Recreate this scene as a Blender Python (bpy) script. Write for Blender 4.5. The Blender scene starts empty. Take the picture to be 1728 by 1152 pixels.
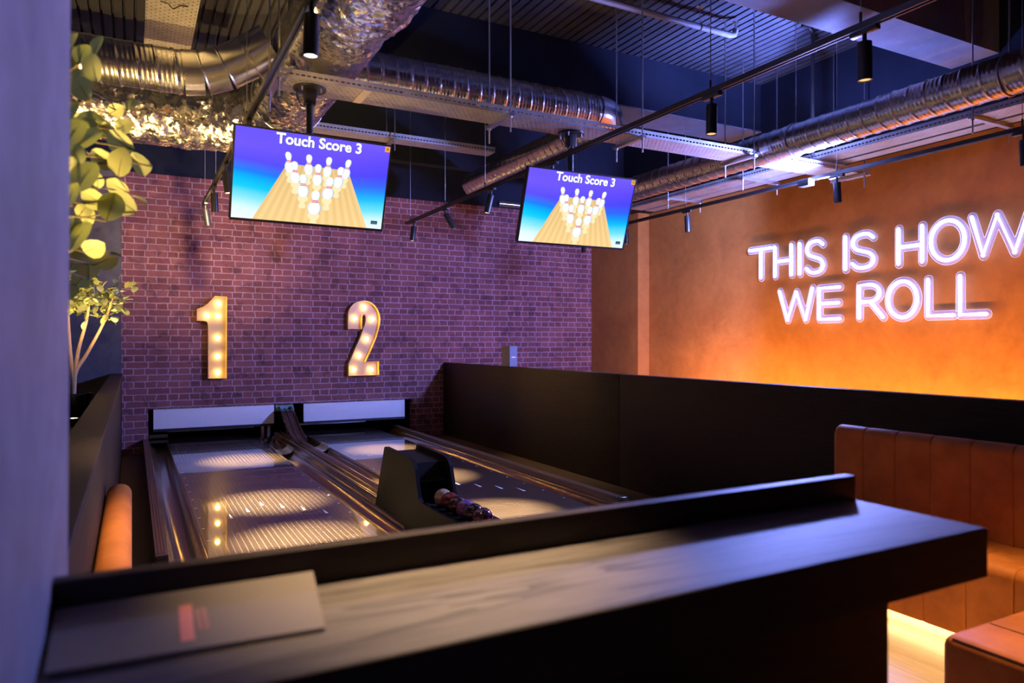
import bpy, bmesh, math, random
from mathutils import Vector, Matrix, noise
C = bpy.context.scene.collection
scene = bpy.context.scene
R = math.radians
PI = math.pi
rnd = random.Random(7)

# ------------------------------------------------------------------ camera, world, exposure, large lights
EYE = Vector((0, 0, 1.42)); YAW = 27.97; FPX = 1205.0
cam = bpy.data.cameras.new('camera'); camo = bpy.data.objects.new('camera', cam); C.objects.link(camo)
camo.location = EYE; camo.rotation_euler = (R(90), 0, -R(YAW))
cam.sensor_fit = 'HORIZONTAL'; cam.sensor_width = 36.0; cam.lens = FPX / 1728 * 36.0
cam.clip_start = 0.02
cam.dof.use_dof = True; cam.dof.focus_distance = 6.5; cam.dof.aperture_fstop = 2.8
scene.camera = camo

world = bpy.data.worlds.new('world'); scene.world = world; world.use_nodes = True
world.node_tree.nodes['Background'].inputs[0].default_value = (0.35, 0.33, 0.75, 1)
world.node_tree.nodes['Background'].inputs[1].default_value = 0.010
scene.view_settings.view_transform = 'Standard'
scene.view_settings.look = 'None'
scene.view_settings.gamma = 1.0
scene.view_settings.use_curve_mapping = False
scene.view_settings.exposure = 0.0

def lamp(name, kind, loc, energy, color, target=None, size=0.1, spot=None, blend=0.5, size_y=None, rot=None):
    d = bpy.data.lights.new(name, kind); o = bpy.data.objects.new(name, d); C.objects.link(o)
    d.energy = energy; d.color = color; o.location = loc
    if kind == 'AREA':
        d.size = size
        if size_y: d.shape = 'RECTANGLE'; d.size_y = size_y
    else:
        d.shadow_soft_size = size
    if spot: d.spot_size = R(spot); d.spot_blend = blend
    if target is not None:
        o.rotation_euler = (Vector(target) - Vector(loc)).to_track_quat('-Z', 'Y').to_euler()
    if rot is not None: o.rotation_euler = rot
    return o

WARM = (1.0, 0.60, 0.25); BLUE = (0.24, 0.30, 1.0)
# assumed, unseen linear LED cove behind the partition, washing the orange wall from below
lamp('assumed_cove_light', 'AREA', (6.15, 4.6, 0.40), 205, (1.0, 0.47, 0.10), size=6.4, size_y=0.12, target=(6.15 + 0.95, 4.6, 0.40 + 0.24))
# assumed pendant light, out of view, added over the booth at the right
lamp('assumed_pendant_light', 'SPOT', (3.05, 0.75, 2.75), 480, (1.0, 0.62, 0.18), target=(2.95, 0.95, 0.4), size=0.10, spot=62, blend=0.8)

# ------------------------------------------------------------------ node helpers
class NT:
    def __init__(s, name):
        s.m = bpy.data.materials.new(name); s.m.use_nodes = True
        s.t = s.m.node_tree; s.n = s.t.nodes; s.l = s.t.links
        s.b = s.n['Principled BSDF']; s.out = s.n['Material Output']
    def new(s, typ, **kw):
        n = s.n.new(typ)
        for k, v in kw.items(): setattr(n, k, v)
        return n
    def put(s, sock, v):
        if isinstance(v, bpy.types.NodeSocket): s.l.new(v, sock)
        elif isinstance(v, (tuple, list)) and sock.type == 'RGBA' and len(v) == 3: sock.default_value = (*v, 1)
        else: sock.default_value = v
    def math(s, op, a, b=None, c=None):
        n = s.new('ShaderNodeMath', operation=op)
        s.put(n.inputs[0], a)
        if b is not None: s.put(n.inputs[1], b)
        if c is not None: s.put(n.inputs[2], c)
        return n.outputs[0]
    def coord(s, which='Object', scale=None, rot=None):
        o = s.new('ShaderNodeTexCoord').outputs[which]
        if scale or rot:
            mp = s.new('ShaderNodeMapping'); s.l.new(o, mp.inputs[0])
            if scale: mp.inputs['Scale'].default_value = scale
            if rot: mp.inputs['Rotation'].default_value = rot
            o = mp.outputs[0]
        return o
    def xyz(s, v):
        n = s.new('ShaderNodeSeparateXYZ'); s.l.new(v, n.inputs[0]); return n.outputs
    def comb(s, x, y, z):
        n = s.new('ShaderNodeCombineXYZ')
        for i, v in enumerate((x, y, z)): s.put(n.inputs[i], v)
        return n.outputs[0]
    def noise(s, v, scale, detail=4, rough=0.55, dist=0.0):
        n = s.new('ShaderNodeTexNoise'); s.l.new(v, n.inputs['Vector'])
        n.inputs['Scale'].default_value = scale; n.inputs['Detail'].default_value = detail
        n.inputs['Roughness'].default_value = rough; n.inputs['Distortion'].default_value = dist
        return n.outputs[0]
    def ramp(s, f, stops):
        n = s.new('ShaderNodeValToRGB'); s.put(n.inputs[0], f)
        e = n.color_ramp.elements
        while len(e) < len(stops): e.new(0.5)
        for i, (p, c) in enumerate(stops): e[i].position = p; e[i].color = (*c, 1)
        return n.outputs[0]
    def mix(s, f, a, b, mode='MIX'):
        n = s.new('ShaderNodeMix', data_type='RGBA', blend_type=mode)
        s.put(n.inputs[0], f); s.put(n.inputs[6], a); s.put(n.inputs[7], b)
        return n.outputs[2]
    def bump(s, h, strength=0.3, dist=0.01):
        n = s.new('ShaderNodeBump'); s.put(n.inputs['Height'], h)
        n.inputs['Strength'].default_value = strength; n.inputs['Distance'].default_value = dist
        s.l.new(n.outputs[0], s.b.inputs['Normal'])
    def p(s, **kw):
        for k, v in kw.items(): s.put(s.b.inputs[k.replace('_', ' ')], v)
        return s

def plain(name, col, rough=0.5, metal=0.0, coat=0.0, noise_amt=0.12, nscale=14, spec=0.5):
    t = NT(name)
    nz = t.noise(t.coord('Object'), nscale)
    c = t.mix(nz, tuple(x * (1 - noise_amt) for x in col), tuple(min(1, x * (1 + noise_amt)) for x in col))
    t.p(Base_Color=c, Roughness=rough, Metallic=metal, Coat_Weight=coat, Coat_Roughness=0.08, Specular_IOR_Level=spec)
    return t.m

def emit(name, col, strength):
    t = NT(name); t.p(Base_Color=(0, 0, 0), Emission_Color=col, Emission_Strength=strength, Roughness=0.4)
    return t.m

M = {}
# brick: English bond, one row of stretchers, one of headers
def brick_mat():
    t = NT('brick')
    g = t.new('ShaderNodeNewGeometry').outputs['Position']; x, y, z = t.xyz(g)
    wob = t.noise(g, 9, 3)
    wob2 = t.noise(g, 23, 2)
    v = t.comb(t.math('ADD', t.math('ADD', x, y), t.math('MULTIPLY', t.math('SUBTRACT', wob, 0.5), 0.045)),
               t.math('ADD', z, t.math('MULTIPLY', t.math('SUBTRACT', wob2, 0.5), 0.020)), 0.0)
    b = t.new('ShaderNodeTexBrick', offset=0.25, offset_frequency=2, squash=0.5, squash_frequency=2)
    t.l.new(v, b.inputs['Vector'])
    b.inputs['Scale'].default_value = 1.0
    b.inputs['Brick Width'].default_value = 0.258; b.inputs['Row Height'].default_value = 0.083
    b.inputs['Mortar Size'].default_value = 0.0075; b.inputs['Mortar Smooth'].default_value = 0.25
    b.inputs['Bias'].default_value = -0.1
    b.inputs['Color1'].default_value = (0.225, 0.072, 0.076, 1); b.inputs['Color2'].default_value = (0.33, 0.118, 0.115, 1)
    b.inputs['Mortar'].default_value = (0.48, 0.33, 0.38, 1)
    big = t.noise(g, 3.3, 5, 0.6)
    fine = t.noise(g, 60, 4, 0.7)
    dark = t.ramp(t.noise(g, 5.5, 2), [(0.58, (1, 1, 1)), (0.64, (0.42, 0.42, 0.50))])
    c = t.mix(0.75, b.outputs['Color'], t.ramp(big, [(0.3, (0.62, 0.60, 0.62)), (0.7, (1.15, 1.1, 1.1))]), 'MULTIPLY')
    c = t.mix(0.6, c, dark, 'MULTIPLY')
    c = t.mix(0.4, c, t.ramp(fine, [(0.3, (0.6, 0.6, 0.6)), (0.7, (1.2, 1.2, 1.2))]), 'MULTIPLY')
    t.p(Base_Color=c, Roughness=0.85)
    h = t.math('ADD', t.math('MULTIPLY', b.outputs['Fac'], -1.0), t.math('MULTIPLY', fine, 0.25))
    t.bump(h, 0.9, 0.012)
    return t.m
M['brick'] = brick_mat()

def plaster(name, c0, c1, rough=0.75, sc=1.4, bs=0.12, spec=0.3):
    t = NT(name); g = t.new('ShaderNodeNewGeometry').outputs['Position']
    a = t.noise(g, sc, 7, 0.62, 0.6); b = t.noise(g, sc * 6, 5, 0.6, 0.4)
    c = t.ramp(t.math('ADD', t.math('MULTIPLY', a, 0.7), t.math('MULTIPLY', b, 0.3)), [(0.34, c0), (0.66, c1)])
    t.p(Base_Color=c, Roughness=rough, Specular_IOR_Level=spec); t.bump(b, bs, 0.01)
    return t.m
M['orange'] = plaster('orange_plaster', (0.34, 0.128, 0.028), (0.54, 0.222, 0.052), 0.6)
M['pillar'] = plaster('grey_plaster', (0.17, 0.165, 0.19), (0.36, 0.345, 0.38), 0.55, 3.0, 0.05)
M['darkplaster'] = plaster('slate_plaster', (0.075, 0.072, 0.080), (0.17, 0.165, 0.18), 0.75, 1.6)
M['navy'] = plaster('navy_paint', (0.010, 0.014, 0.028), (0.020, 0.026, 0.046), 0.7, 1.0, 0.03, 0.10)
M['soffit'] = plaster('painted_concrete', (0.14, 0.145, 0.18), (0.21, 0.215, 0.26), 0.8, 2.2, 0.15)
M['deck'] = plaster('deck_paint', (0.036, 0.039, 0.052), (0.058, 0.062, 0.080), 0.55, 2.5, 0.05, 0.12)
M['black'] = plain('black_paint', (0.012, 0.012, 0.013), 0.42)
M['matteblack'] = plain('matte_black', (0.0060, 0.0052, 0.0048), 0.65, spec=0.18)
M['plasticblack'] = plain('gloss_black_plastic', (0.050, 0.036, 0.022), 0.18, coat=0.45)
M['gutter'] = plain('gutter_gold_reflection', (0.26, 0.185, 0.105), 0.19, metal=0.65, coat=0.3)  # gold-brown metal puts warm lamp reflections into the dark plastic's colour
M['cap'] = plain('capping_gold_reflection', (0.30, 0.215, 0.14), 0.28, metal=0.85)  # brownish gold tint stands in for warm spot reflections on the dark ridges
M['steel'] = plain('galvanised_rod', (0.62, 0.62, 0.64), 0.32, metal=1.0)
M['chrome'] = plain('bright_metal', (0.75, 0.76, 0.78), 0.2, metal=1.0)
M['white'] = plain('white_board', (0.80, 0.80, 0.80), 0.5, noise_amt=0.03)
M['greygreen'] = plain('grey_green_plastic', (0.26, 0.38, 0.36), 0.45)
M['pale'] = plain('pale_plastic', (0.45, 0.5, 0.47), 0.25)
M['pot'] = plain('pot_black', (0.015, 0.014, 0.014), 0.35)
M['soil'] = plain('bark_chips', (0.018, 0.013, 0.010), 0.9, noise_amt=0.6, nscale=60)

def wood(name, c0, c1, scale, rough, axis=0, bump=0.15, coat=0.0, ring=7.0, spec=0.5):
    t = NT(name); g = t.new('ShaderNodeNewGeometry').outputs['Position']
    s = [9.0, 9.0, 9.0]; s[axis] = 0.9
    mp = t.new('ShaderNodeMapping'); t.l.new(g, mp.inputs[0]); mp.inputs['Scale'].default_value = [k * scale for k in s]
    a = t.noise(mp.outputs[0], 1.0, 3, 0.55, 0.8)
    rings = t.math('FRACT', t.math('MULTIPLY', a, ring))
    rings = t.math('MULTIPLY', rings, t.math('SUBTRACT', 1.6, rings))
    mp2 = t.new('ShaderNodeMapping'); t.l.new(g, mp2.inputs[0])
    mp2.inputs['Scale'].default_value = [k * scale * 11 for k in s]
    f = t.noise(mp2.outputs[0], 1.0, 4, 0.7)
    h = t.math('ADD', t.math('MULTIPLY', rings, 0.55), t.math('MULTIPLY', f, 0.6))
    c = t.ramp(h, [(0.2, c0), (0.8, c1)])
    t.p(Base_Color=c, Roughness=rough, Coat_Weight=coat, Coat_Roughness=0.2, Specular_IOR_Level=spec); t.bump(h, bump, 0.004)
    return t.m
M['darkwood'] = wood('dark_oak', (0.011, 0.0068, 0.0042), (0.026, 0.0165, 0.0105), 1.0, 0.55, 1, spec=0.22)
M['counterwood'] = wood('dark_oak_top', (0.026, 0.021, 0.019), (0.175, 0.147, 0.134), 0.9, 0.62, 0, 0.25)
M['counterdark'] = wood('dark_oak_front', (0.022, 0.014, 0.0105), (0.040, 0.027, 0.020), 1.0, 0.55, 0, spec=0.25)
M['trunk'] = wood('pale_bark', (0.34, 0.22, 0.12), (0.55, 0.38, 0.22), 3.0, 0.8, 2, 0.4)

def leather(name, c0, c1):
    t = NT(name); g = t.new('ShaderNodeNewGeometry').outputs['Position']
    a = t.noise(g, 7, 5, 0.6); f = t.noise(g, 160, 3, 0.6)
    t.p(Base_Color=t.ramp(a, [(0.3, c0), (0.7, c1)]), Roughness=0.55, Specular_IOR_Level=0.22)
    t.bump(f, 0.12, 0.003)
    return t.m
M['leather'] = leather('tan_leather', (0.33, 0.098, 0.020), (0.49, 0.155, 0.034))
M['stitch'] = plain('leather_seam', (0.09, 0.025, 0.010), 0.6)

def floor_mat():
    t = NT('floor_boards'); g = t.new('ShaderNodeNewGeometry').outputs['Position']
    b = t.new('ShaderNodeTexBrick', offset=0.37, offset_frequency=2); t.l.new(t.comb(*[t.xyz(g)[i] for i in (1, 0, 2)]), b.inputs['Vector'])
    b.inputs['Scale'].default_value = 1; b.inputs['Brick Width'].default_value = 1.1; b.inputs['Row Height'].default_value = 0.14
    b.inputs['Mortar Size'].default_value = 0.0012
    b.inputs['Color1'].default_value = (0.27, 0.18, 0.11, 1); b.inputs['Color2'].default_value = (0.36, 0.25, 0.155, 1); b.inputs['Mortar'].default_value = (0.10, 0.06, 0.035, 1)
    mp = t.new('ShaderNodeMapping'); t.l.new(g, mp.inputs[0]); mp.inputs['Scale'].default_value = (60, 5, 60)
    f = t.noise(mp.outputs[0], 1.0, 4)
    c = t.mix(0.5, b.outputs['Color'], t.ramp(f, [(0.3, (0.6, 0.6, 0.6)), (0.7, (1.2, 1.2, 1.2))]), 'MULTIPLY')
    t.p(Base_Color=c, Roughness=0.45); t.bump(f, 0.08, 0.004)
    return t.m
M['floor'] = floor_mat()
M['dark_sheet'] = plain('dark_lane_floor', (0.060, 0.036, 0.020), 0.7, noise_amt=0.25, nscale=40)

def lane_mat():
    t = NT('lane_laminate'); x, y, z = t.xyz(t.coord('Object'))
    fr = t.math('ABSOLUTE', t.math('SUBTRACT', t.math('FRACT', t.math('DIVIDE', x, 0.0365)), 0.5))
    line = t.math('LESS_THAN', fr, 0.045)
    f = t.noise(t.coord('Object', (40, 2, 1)), 1.0, 4)
    base = t.ramp(f, [(0.3, (0.018, 0.013, 0.0095)), (0.7, (0.027, 0.020, 0.015))])
    c = t.mix(line, base, (0.115, 0.098, 0.078))
    t.p(Base_Color=c, Roughness=0.34, Coat_Weight=1.0, Coat_Roughness=0.025, Coat_IOR=1.6)
    return t.m
M['lane'] = lane_mat()
M['marking'] = plain('white_marking', (0.85, 0.82, 0.75), 0.4, noise_amt=0.02)

def duct_mat(name, base, rough, crinkle=0.0):
    t = NT(name)
    co = t.coord('Object')
    n = t.noise(co, 2.5, 5)
    t.p(Base_Color=t.ramp(n, [(0.3, tuple(b * 0.85 for b in base)), (0.7, base)]), Metallic=1.0,
        Roughness=t.math('ADD', rough, t.math('MULTIPLY', n, 0.12)))
    if crinkle:
        warp = t.new('ShaderNodeTexNoise'); t.l.new(co, warp.inputs['Vector']); warp.inputs['Scale'].default_value = 7; warp.inputs['Detail'].default_value = 3
        def vm(op, a, b=None, sc=None):
            n = t.new('ShaderNodeVectorMath', operation=op); t.l.new(a, n.inputs[0])
            if isinstance(b, bpy.types.NodeSocket): t.l.new(b, n.inputs[1])
            elif b is not None: n.inputs[1].default_value = b
            if sc is not None: n.inputs['Scale'].default_value = sc
            return n.outputs[0]
        wc = vm('ADD', co, vm('SCALE', warp.outputs['Color'], sc=0.16))
        nrm = t.new('ShaderNodeNewGeometry').outputs['Normal']
        for scale, amt in ((9, 0.34), (26, 0.36), (64, 0.17)):
            v = t.new('ShaderNodeTexVoronoi', feature='F1'); t.l.new(wc, v.inputs['Vector']); v.inputs['Scale'].default_value = scale
            nrm = vm('ADD', nrm, vm('SCALE', vm('SUBTRACT', v.outputs['Color'], (0.5, 0.5, 0.5)), sc=amt * crinkle))
        t.l.new(vm('NORMALIZE', nrm), t.b.inputs['Normal'])
    return t.m
M['spiral'] = duct_mat('galvanised_duct', (0.62, 0.60, 0.60), 0.20)
M['foil'] = duct_mat('foil_wrap', (0.90, 0.87, 0.84), 0.19, 1.0)

def tray_mat(name, px, py, r, u=0, v=1, elong=1.0, base=(0.62, 0.61, 0.60)):
    t = NT(name); xs = t.xyz(t.coord('Object'))
    a = t.math('DIVIDE', xs[v], py)
    odd = t.math('MULTIPLY', t.math('FLOORED_MODULO', t.math('FLOOR', a), 2.0), 0.5)
    fu = t.math('MULTIPLY', t.math('SUBTRACT', t.math('FRACT', t.math('ADD', t.math('DIVIDE', xs[u], px), odd)), 0.5), px / elong)
    fv = t.math('MULTIPLY', t.math('SUBTRACT', t.math('FRACT', a), 0.5), py)
    d = t.math('SQRT', t.math('ADD', t.math('POWER', fu, 2.0), t.math('POWER', fv, 2.0)))
    hole = t.math('LESS_THAN', d, r)
    n = t.noise(t.coord('Object'), 9, 5)
    t.p(Base_Color=t.ramp(n, [(0.3, tuple(b * 0.75 for b in base)), (0.7, base)]), Metallic=0.75, Roughness=0.42)
    tr = t.new('ShaderNodeBsdfTransparent'); ms = t.new('ShaderNodeMixShader')
    t.l.new(hole, ms.inputs[0]); t.l.new(t.b.outputs[0], ms.inputs[1]); t.l.new(tr.outputs[0], ms.inputs[2])
    t.l.new(ms.outputs[0], t.out.inputs[0])
    return t.m
M['tray_x'] = tray_mat('perforated_steel', 0.040, 0.030, 0.0050, 0, 1, 1.6)
M['tray_y'] = tray_mat('perforated_steel_b', 0.052, 0.025, 0.0048, 1, 0, 1.4)
M['lip_x'] = tray_mat('slotted_lip', 0.036, 0.05, 0.0065, 0, 2, 2.2)
M['lip_y'] = tray_mat('slotted_lip_b', 0.036, 0.05, 0.0065, 1, 2, 2.2)

def leaf_mat():
    t = NT('leaf'); n = t.noise(t.coord('Object'), 9, 3)
    t.p(Base_Color=t.ramp(n, [(0.35, (0.26, 0.31, 0.13)), (0.65, (0.42, 0.45, 0.22))]), Roughness=0.55,
        Subsurface_Weight=0.0)
    tl = t.new('ShaderNodeBsdfTranslucent'); tl.inputs[0].default_value = (0.34, 0.42, 0.10, 1)
    ms = t.new('ShaderNodeMixShader'); ms.inputs[0].default_value = 0.28
    t.l.new(t.b.outputs[0], ms.inputs[1]); t.l.new(tl.outputs[0], ms.inputs[2]); t.l.new(ms.outputs[0], t.out.inputs[0])
    return t.m
M['leaf'] = leaf_mat()
M['twig'] = plain('twig_bark', (0.10, 0.08, 0.045), 0.7)
M['neon'] = emit('neon_tube', (0.40, 0.45, 1.0), 8.5)
M['bulb'] = emit('warm_bulb', (1.0, 0.52, 0.09), 46.0)
M['lens'] = emit('warm_lens', (1.0, 0.68, 0.34), 5.0)
M['lens_bright'] = emit('warm_lens_bright', (1.0, 0.86, 0.72), 5.0)
M['dimlens'] = emit('dim_lens', (1.0, 0.62, 0.25), 1.1)
M['led'] = emit('led_strip', (1.0, 0.66, 0.22), 12.0)
M['uplight'] = emit('uplight_lens', (1.0, 0.80, 0.45), 30.0)
M['bluelens'] = emit('blue_wash_lens', (0.30, 0.36, 1.0), 14.0)
M['brass'] = plain('marquee_gold', (0.80, 0.54, 0.13), 0.4, metal=0.1)
M['marqueeback'] = plain('marquee_back', (0.26, 0.235, 0.215), 0.45, noise_amt=0.06)

def acrylic():
    t = NT('clear_acrylic')
    tr = t.new('ShaderNodeBsdfTransparent'); tr.inputs[0].default_value = (0.90, 0.90, 0.95, 1)
    t.p(Base_Color=(0.70, 0.70, 0.95), Roughness=0.25, Transmission_Weight=0.0)
    ms = t.new('ShaderNodeMixShader'); ms.inputs[0].default_value = 0.30
    t.l.new(tr.outputs[0], ms.inputs[1]); t.l.new(t.b.outputs[0], ms.inputs[2]); t.l.new(ms.outputs[0], t.out.inputs[0])
    return t.m
M['acrylic'] = acrylic()
M['acrylic_edge'] = plain('acrylic_edge', (0.75, 0.75, 0.95), 0.3)

def screen_mat():
    t = NT('screen_picture'); a = t.new('ShaderNodeVertexColor', layer_name='Col')
    t.p(Base_Color=(0.0, 0.0, 0.0), Roughness=0.2, Emission_Color=a.outputs[0], Emission_Strength=1.3)
    return t.m
M['screen'] = screen_mat()

# ------------------------------------------------------------------ mesh builder
ORG = {}
class MB:
    def __init__(s, xf=None): s.v = []; s.f = []; s.mi = []; s.col = []; s.xf = xf; s.cur = 0; s.c = (1, 1, 1)
    def add(s, vs, fs, cols=None):
        o = len(s.v)
        s.v += [s.xf @ Vector(p) for p in vs] if s.xf else [Vector(p) for p in vs]
        s.f += [[i + o for i in f] for f in fs]; s.mi += [s.cur] * len(fs)
        s.col += cols if cols else [s.c] * len(vs)
    def box(s, a, b, bev=0.0):
        x0, y0, z0 = [min(p, q) for p, q in zip(a, b)]; x1, y1, z1 = [max(p, q) for p, q in zip(a, b)]
        if bev <= 0:
            s.add([(x0, y0, z0), (x1, y0, z0), (x1, y1, z0), (x0, y1, z0), (x0, y0, z1), (x1, y0, z1), (x1, y1, z1), (x0, y1, z1)],
                  [(0, 3, 2, 1), (4, 5, 6, 7), (0, 1, 5, 4), (1, 2, 6, 5), (2, 3, 7, 6), (3, 0, 4, 7)])
            return
        bm = bmesh.new(); bmesh.ops.create_cube(bm, size=1.0)
        for v in bm.verts: v.co = Vector(((x0 + x1) / 2 + v.co.x * (x1 - x0), (y0 + y1) / 2 + v.co.y * (y1 - y0), (z0 + z1) / 2 + v.co.z * (z1 - z0)))
        bmesh.ops.bevel(bm, geom=bm.edges[:], offset=bev, segments=3, profile=0.5, affect='EDGES')
        bm.verts.index_update()
        s.add([v.co.copy() for v in bm.verts], [[v.index for v in f.verts] for f in bm.faces]); bm.free()
    def tube(s, pts, r, seg=10, caps=True):
        pts = [Vector(p) for p in pts]; n = len(pts)
        rr = r if isinstance(r, (list, tuple)) else [r] * n
        t0 = (pts[1] - pts[0]).normalized(); up = Vector((0, 0, 1)) if abs(t0.z) < 0.9 else Vector((1, 0, 0))
        u = t0.cross(up).normalized(); vs = []; fs = []
        for i, p in enumerate(pts):
            t = (pts[min(i + 1, n - 1)] - pts[max(i - 1, 0)]).normalized()
            u = (u - t * u.dot(t)).normalized(); w = t.cross(u)
            for k in range(seg):
                a = 2 * PI * k / seg; vs.append(p + (u * math.cos(a) + w * math.sin(a)) * rr[i])
        for i in range(n - 1):
            for k in range(seg):
                k2 = (k + 1) % seg; fs.append((i * seg + k, i * seg + k2, (i + 1) * seg + k2, (i + 1) * seg + k))
        if caps: fs.append(tuple(range(seg))[::-1]); fs.append(tuple((n - 1) * seg + k for k in range(seg)))
        s.add(vs, fs)
    def cyl(s, p, q, r, seg=20, r2=None): s.tube([p, q], [r, r if r2 is None else r2], seg)
    def lathe(s, prof, ctr=(0, 0, 0), seg=28):
        cx, cy, cz = ctr; vs = []; fs = []; n = len(prof)
        for r, z in prof:
            for k in range(seg):
                a = 2 * PI * k / seg; vs.append((cx + r * math.cos(a), cy + r * math.sin(a), cz + z))
        for i in range(n - 1):
            for k in range(seg):
                k2 = (k + 1) % seg; fs.append((i * seg + k, i * seg + k2, (i + 1) * seg + k2, (i + 1) * seg + k))
        fs.append(tuple(range(seg))[::-1]); fs.append(tuple((n - 1) * seg + k for k in range(seg)))
        s.add(vs, fs)
    def sphere(s, c, r, seg=24, rings=14):
        c = Vector(c); s.lathe([(r * math.sin(PI * i / rings) if 0 < i < rings else 1e-5, -r * math.cos(PI * i / rings)) for i in range(rings + 1)], c, seg)
    def prism(s, poly, d0, d1, axes):
        # poly in 2D; axes: function (a, b, d) -> point
        n = len(poly)
        vs = [axes(a, b, d0) for a, b in poly] + [axes(a, b, d1) for a, b in poly]
        fs = [tuple(range(n))[::-1], tuple(range(n, 2 * n))] + [(i, (i + 1) % n, n + (i + 1) % n, n + i) for i in range(n)]
        s.add(vs, fs)
    def sweep(s, prof, path, fn, close=False):
        # prof: 2D section list, path: parameter list, fn(section_point, t) -> 3D
        n = len(prof); vs = [fn(p, t) for t in path for p in prof]; fs = []
        m = n if close else n - 1
        for i in range(len(path) - 1):
            for k in range(m):
                k2 = (k + 1) % n; fs.append((i * n + k, i * n + k2, (i + 1) * n + k2, (i + 1) * n + k))
        if close:
            fs.append(tuple(range(n))[::-1]); fs.append(tuple((len(path) - 1) * n + k for k in range(n)))
        s.add(vs, fs)
    def build(s, name, mat, parent=None, smooth=None, origin=None):
        root = parent
        if origin is None:
            origin = ORG.get(parent.name, Vector()) if parent is not None else Vector()
        origin = Vector(origin)
        me = bpy.data.meshes.new(name); me.from_pydata([v - origin for v in s.v], [], s.f)
        bm = bmesh.new(); bm.from_mesh(me); bmesh.ops.recalc_face_normals(bm, faces=bm.faces[:]); bm.to_mesh(me); bm.free()
        for mm in (mat if isinstance(mat, (list, tuple)) else [mat]): me.materials.append(mm)
        if isinstance(mat, (list, tuple)): me.polygons.foreach_set('material_index', s.mi)
        if smooth is not None:
            me.polygons.foreach_set('use_smooth', [True] * len(me.polygons)); me.set_sharp_from_angle(angle=R(smooth))
        me.update()
        o = bpy.data.objects.new(name, me); C.objects.link(o)
        if parent is not None: o.parent = parent
        else: o.location = origin
        ORG[o.name] = origin
        return o

def tag(o, label, cat, group=None, kind=None):
    o['label'] = label; o['category'] = cat
    if group: o['group'] = group
    if kind: o['kind'] = kind
    return o
def thing(name, label, cat, loc, group=None):
    o = bpy.data.objects.new(name, None); o.empty_display_size = 0.1; C.objects.link(o); o.location = loc
    ORG[o.name] = Vector(loc)
    return tag(o, label, cat, group)
def struct(name, mb, mat, label=None, smooth=None):
    o = mb.build(name, mat, None, smooth); o['kind'] = 'structure'
    if label: o['label'] = label
    return o
def copy_tree(o, parent=None):
    c = o.copy(); C.objects.link(c); c.parent = parent
    for ch in list(o.children): copy_tree(ch, c)
    return c
def B(*boxes, bev=0.0):
    m = MB()
    for a, b in boxes: m.box(a, b, bev)
    return m
def arc(cx, cy, r, a0, a1, n):
    return [(cx + r * math.cos(R(a0 + (a1 - a0) * i / n)), cy + r * math.sin(R(a0 + (a1 - a0) * i / n))) for i in range(n + 1)]

YW = 10.15          # face of the brick wall
ZB = 3.55           # top of the brickwork
ZC = 4.40           # underside of the deck
LZ = 0.13           # lane surface

# ------------------------------------------------------------------ shell
struct('floor', B(((-3.5, -4, -0.1), (9, 11.6, 0))), M['floor'])
struct('floor_lanes', B(((-0.118, 2.7, 0.0005), (4.199, YW - 0.001, 0.003))), M['dark_sheet'], 'dark floor around the lanes')  # thin dark sheet laid over the floor boards
m = B(((-0.125, YW, 0.56), (6.93, YW + 0.12, ZB)), ((-0.125, YW, 0), (0.172, YW + 0.12, 0.56)), ((3.70, YW, 0), (6.93, YW + 0.12, 0.56)))
struct('wall_back', m, M['brick'], 'brick wall behind the lanes')
struct('wall_left_back', B(((-3.4, YW - 0.03, 0), (-0.126, YW + 0.12, 3.62))), M['darkplaster'])
struct('wall_back_upper', B(((-3.4, YW - 0.02, ZB), (6.93, YW + 0.13, ZC + 0.2))), M['navy'])
m = B(((6.93, 8.88, 0), (7.3, YW + 0.12, 3.42)), ((7.15, -4, 0), (7.3, 8.88, 3.42)))
struct('wall_right', m, M['orange'])
struct('wall_right_upper', B(((6.45, -4, 3.42), (7.3, YW, ZC + 0.2))), M['navy'])
m = MB()
m.add([(-0.095, 1.33, 0), (-0.095, -0.6, 0), (-0.6, -0.6, 0), (-0.6, 1.33, 0), (-0.078, 1.33, 4.4), (-0.078, -0.6, 4.4), (-0.6, -0.6, 4.4), (-0.6, 1.33, 4.4)],
      [(0, 1, 5, 4), (1, 2, 6, 5), (2, 3, 7, 6), (3, 0, 4, 7), (0, 3, 2, 1), (4, 5, 6, 7)])
struct('wall_left', m, M['pillar'])
struct('wall_far_left', B(((-3.5, -4, 0), (-3.4, YW + 0.12, ZC))), M['darkplaster'])
struct('wall_front', B(((-3.5, -4.1, 0), (7.3, -4, ZC))), M['darkplaster'])
# corrugated deck: ribs along y
m = MB(); prof = []; x = -3.5
while x < 7.3:
    prof += [(x, ZC + 0.04), (x + 0.016, ZC + 0.04), (x + 0.020, ZC), (x + 0.086, ZC)]; x += 0.09
m.sweep(prof, [-4, YW + 0.1], lambda p, t: (p[0], t, p[1]))
m.box((-3.5, -4, ZC + 0.06), (7.3, YW + 0.12, ZC + 0.2))
struct('ceiling', m, M['deck'])
struct('trim_1', B(((1.2, 5.98, 3.86), (6.45, 6.45, ZC))), M['navy'])
# underside and side faces of the nearer beam are bare concrete
struct('trim_2', B(((1.5, 3.39, 3.85), (6.45, 3.79, ZC))), M['soffit'])
struct('trim_3', B(((2.6, 5.97, 3.845), (6.45, 6.46, 3.86))), M['soffit'])  # pale sheet painting the lit right part of the far beam's underside
struct('trim_4', B(((-3.4, 8.6, 3.7), (6.45, 8.75, ZC))), M['navy'])
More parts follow.
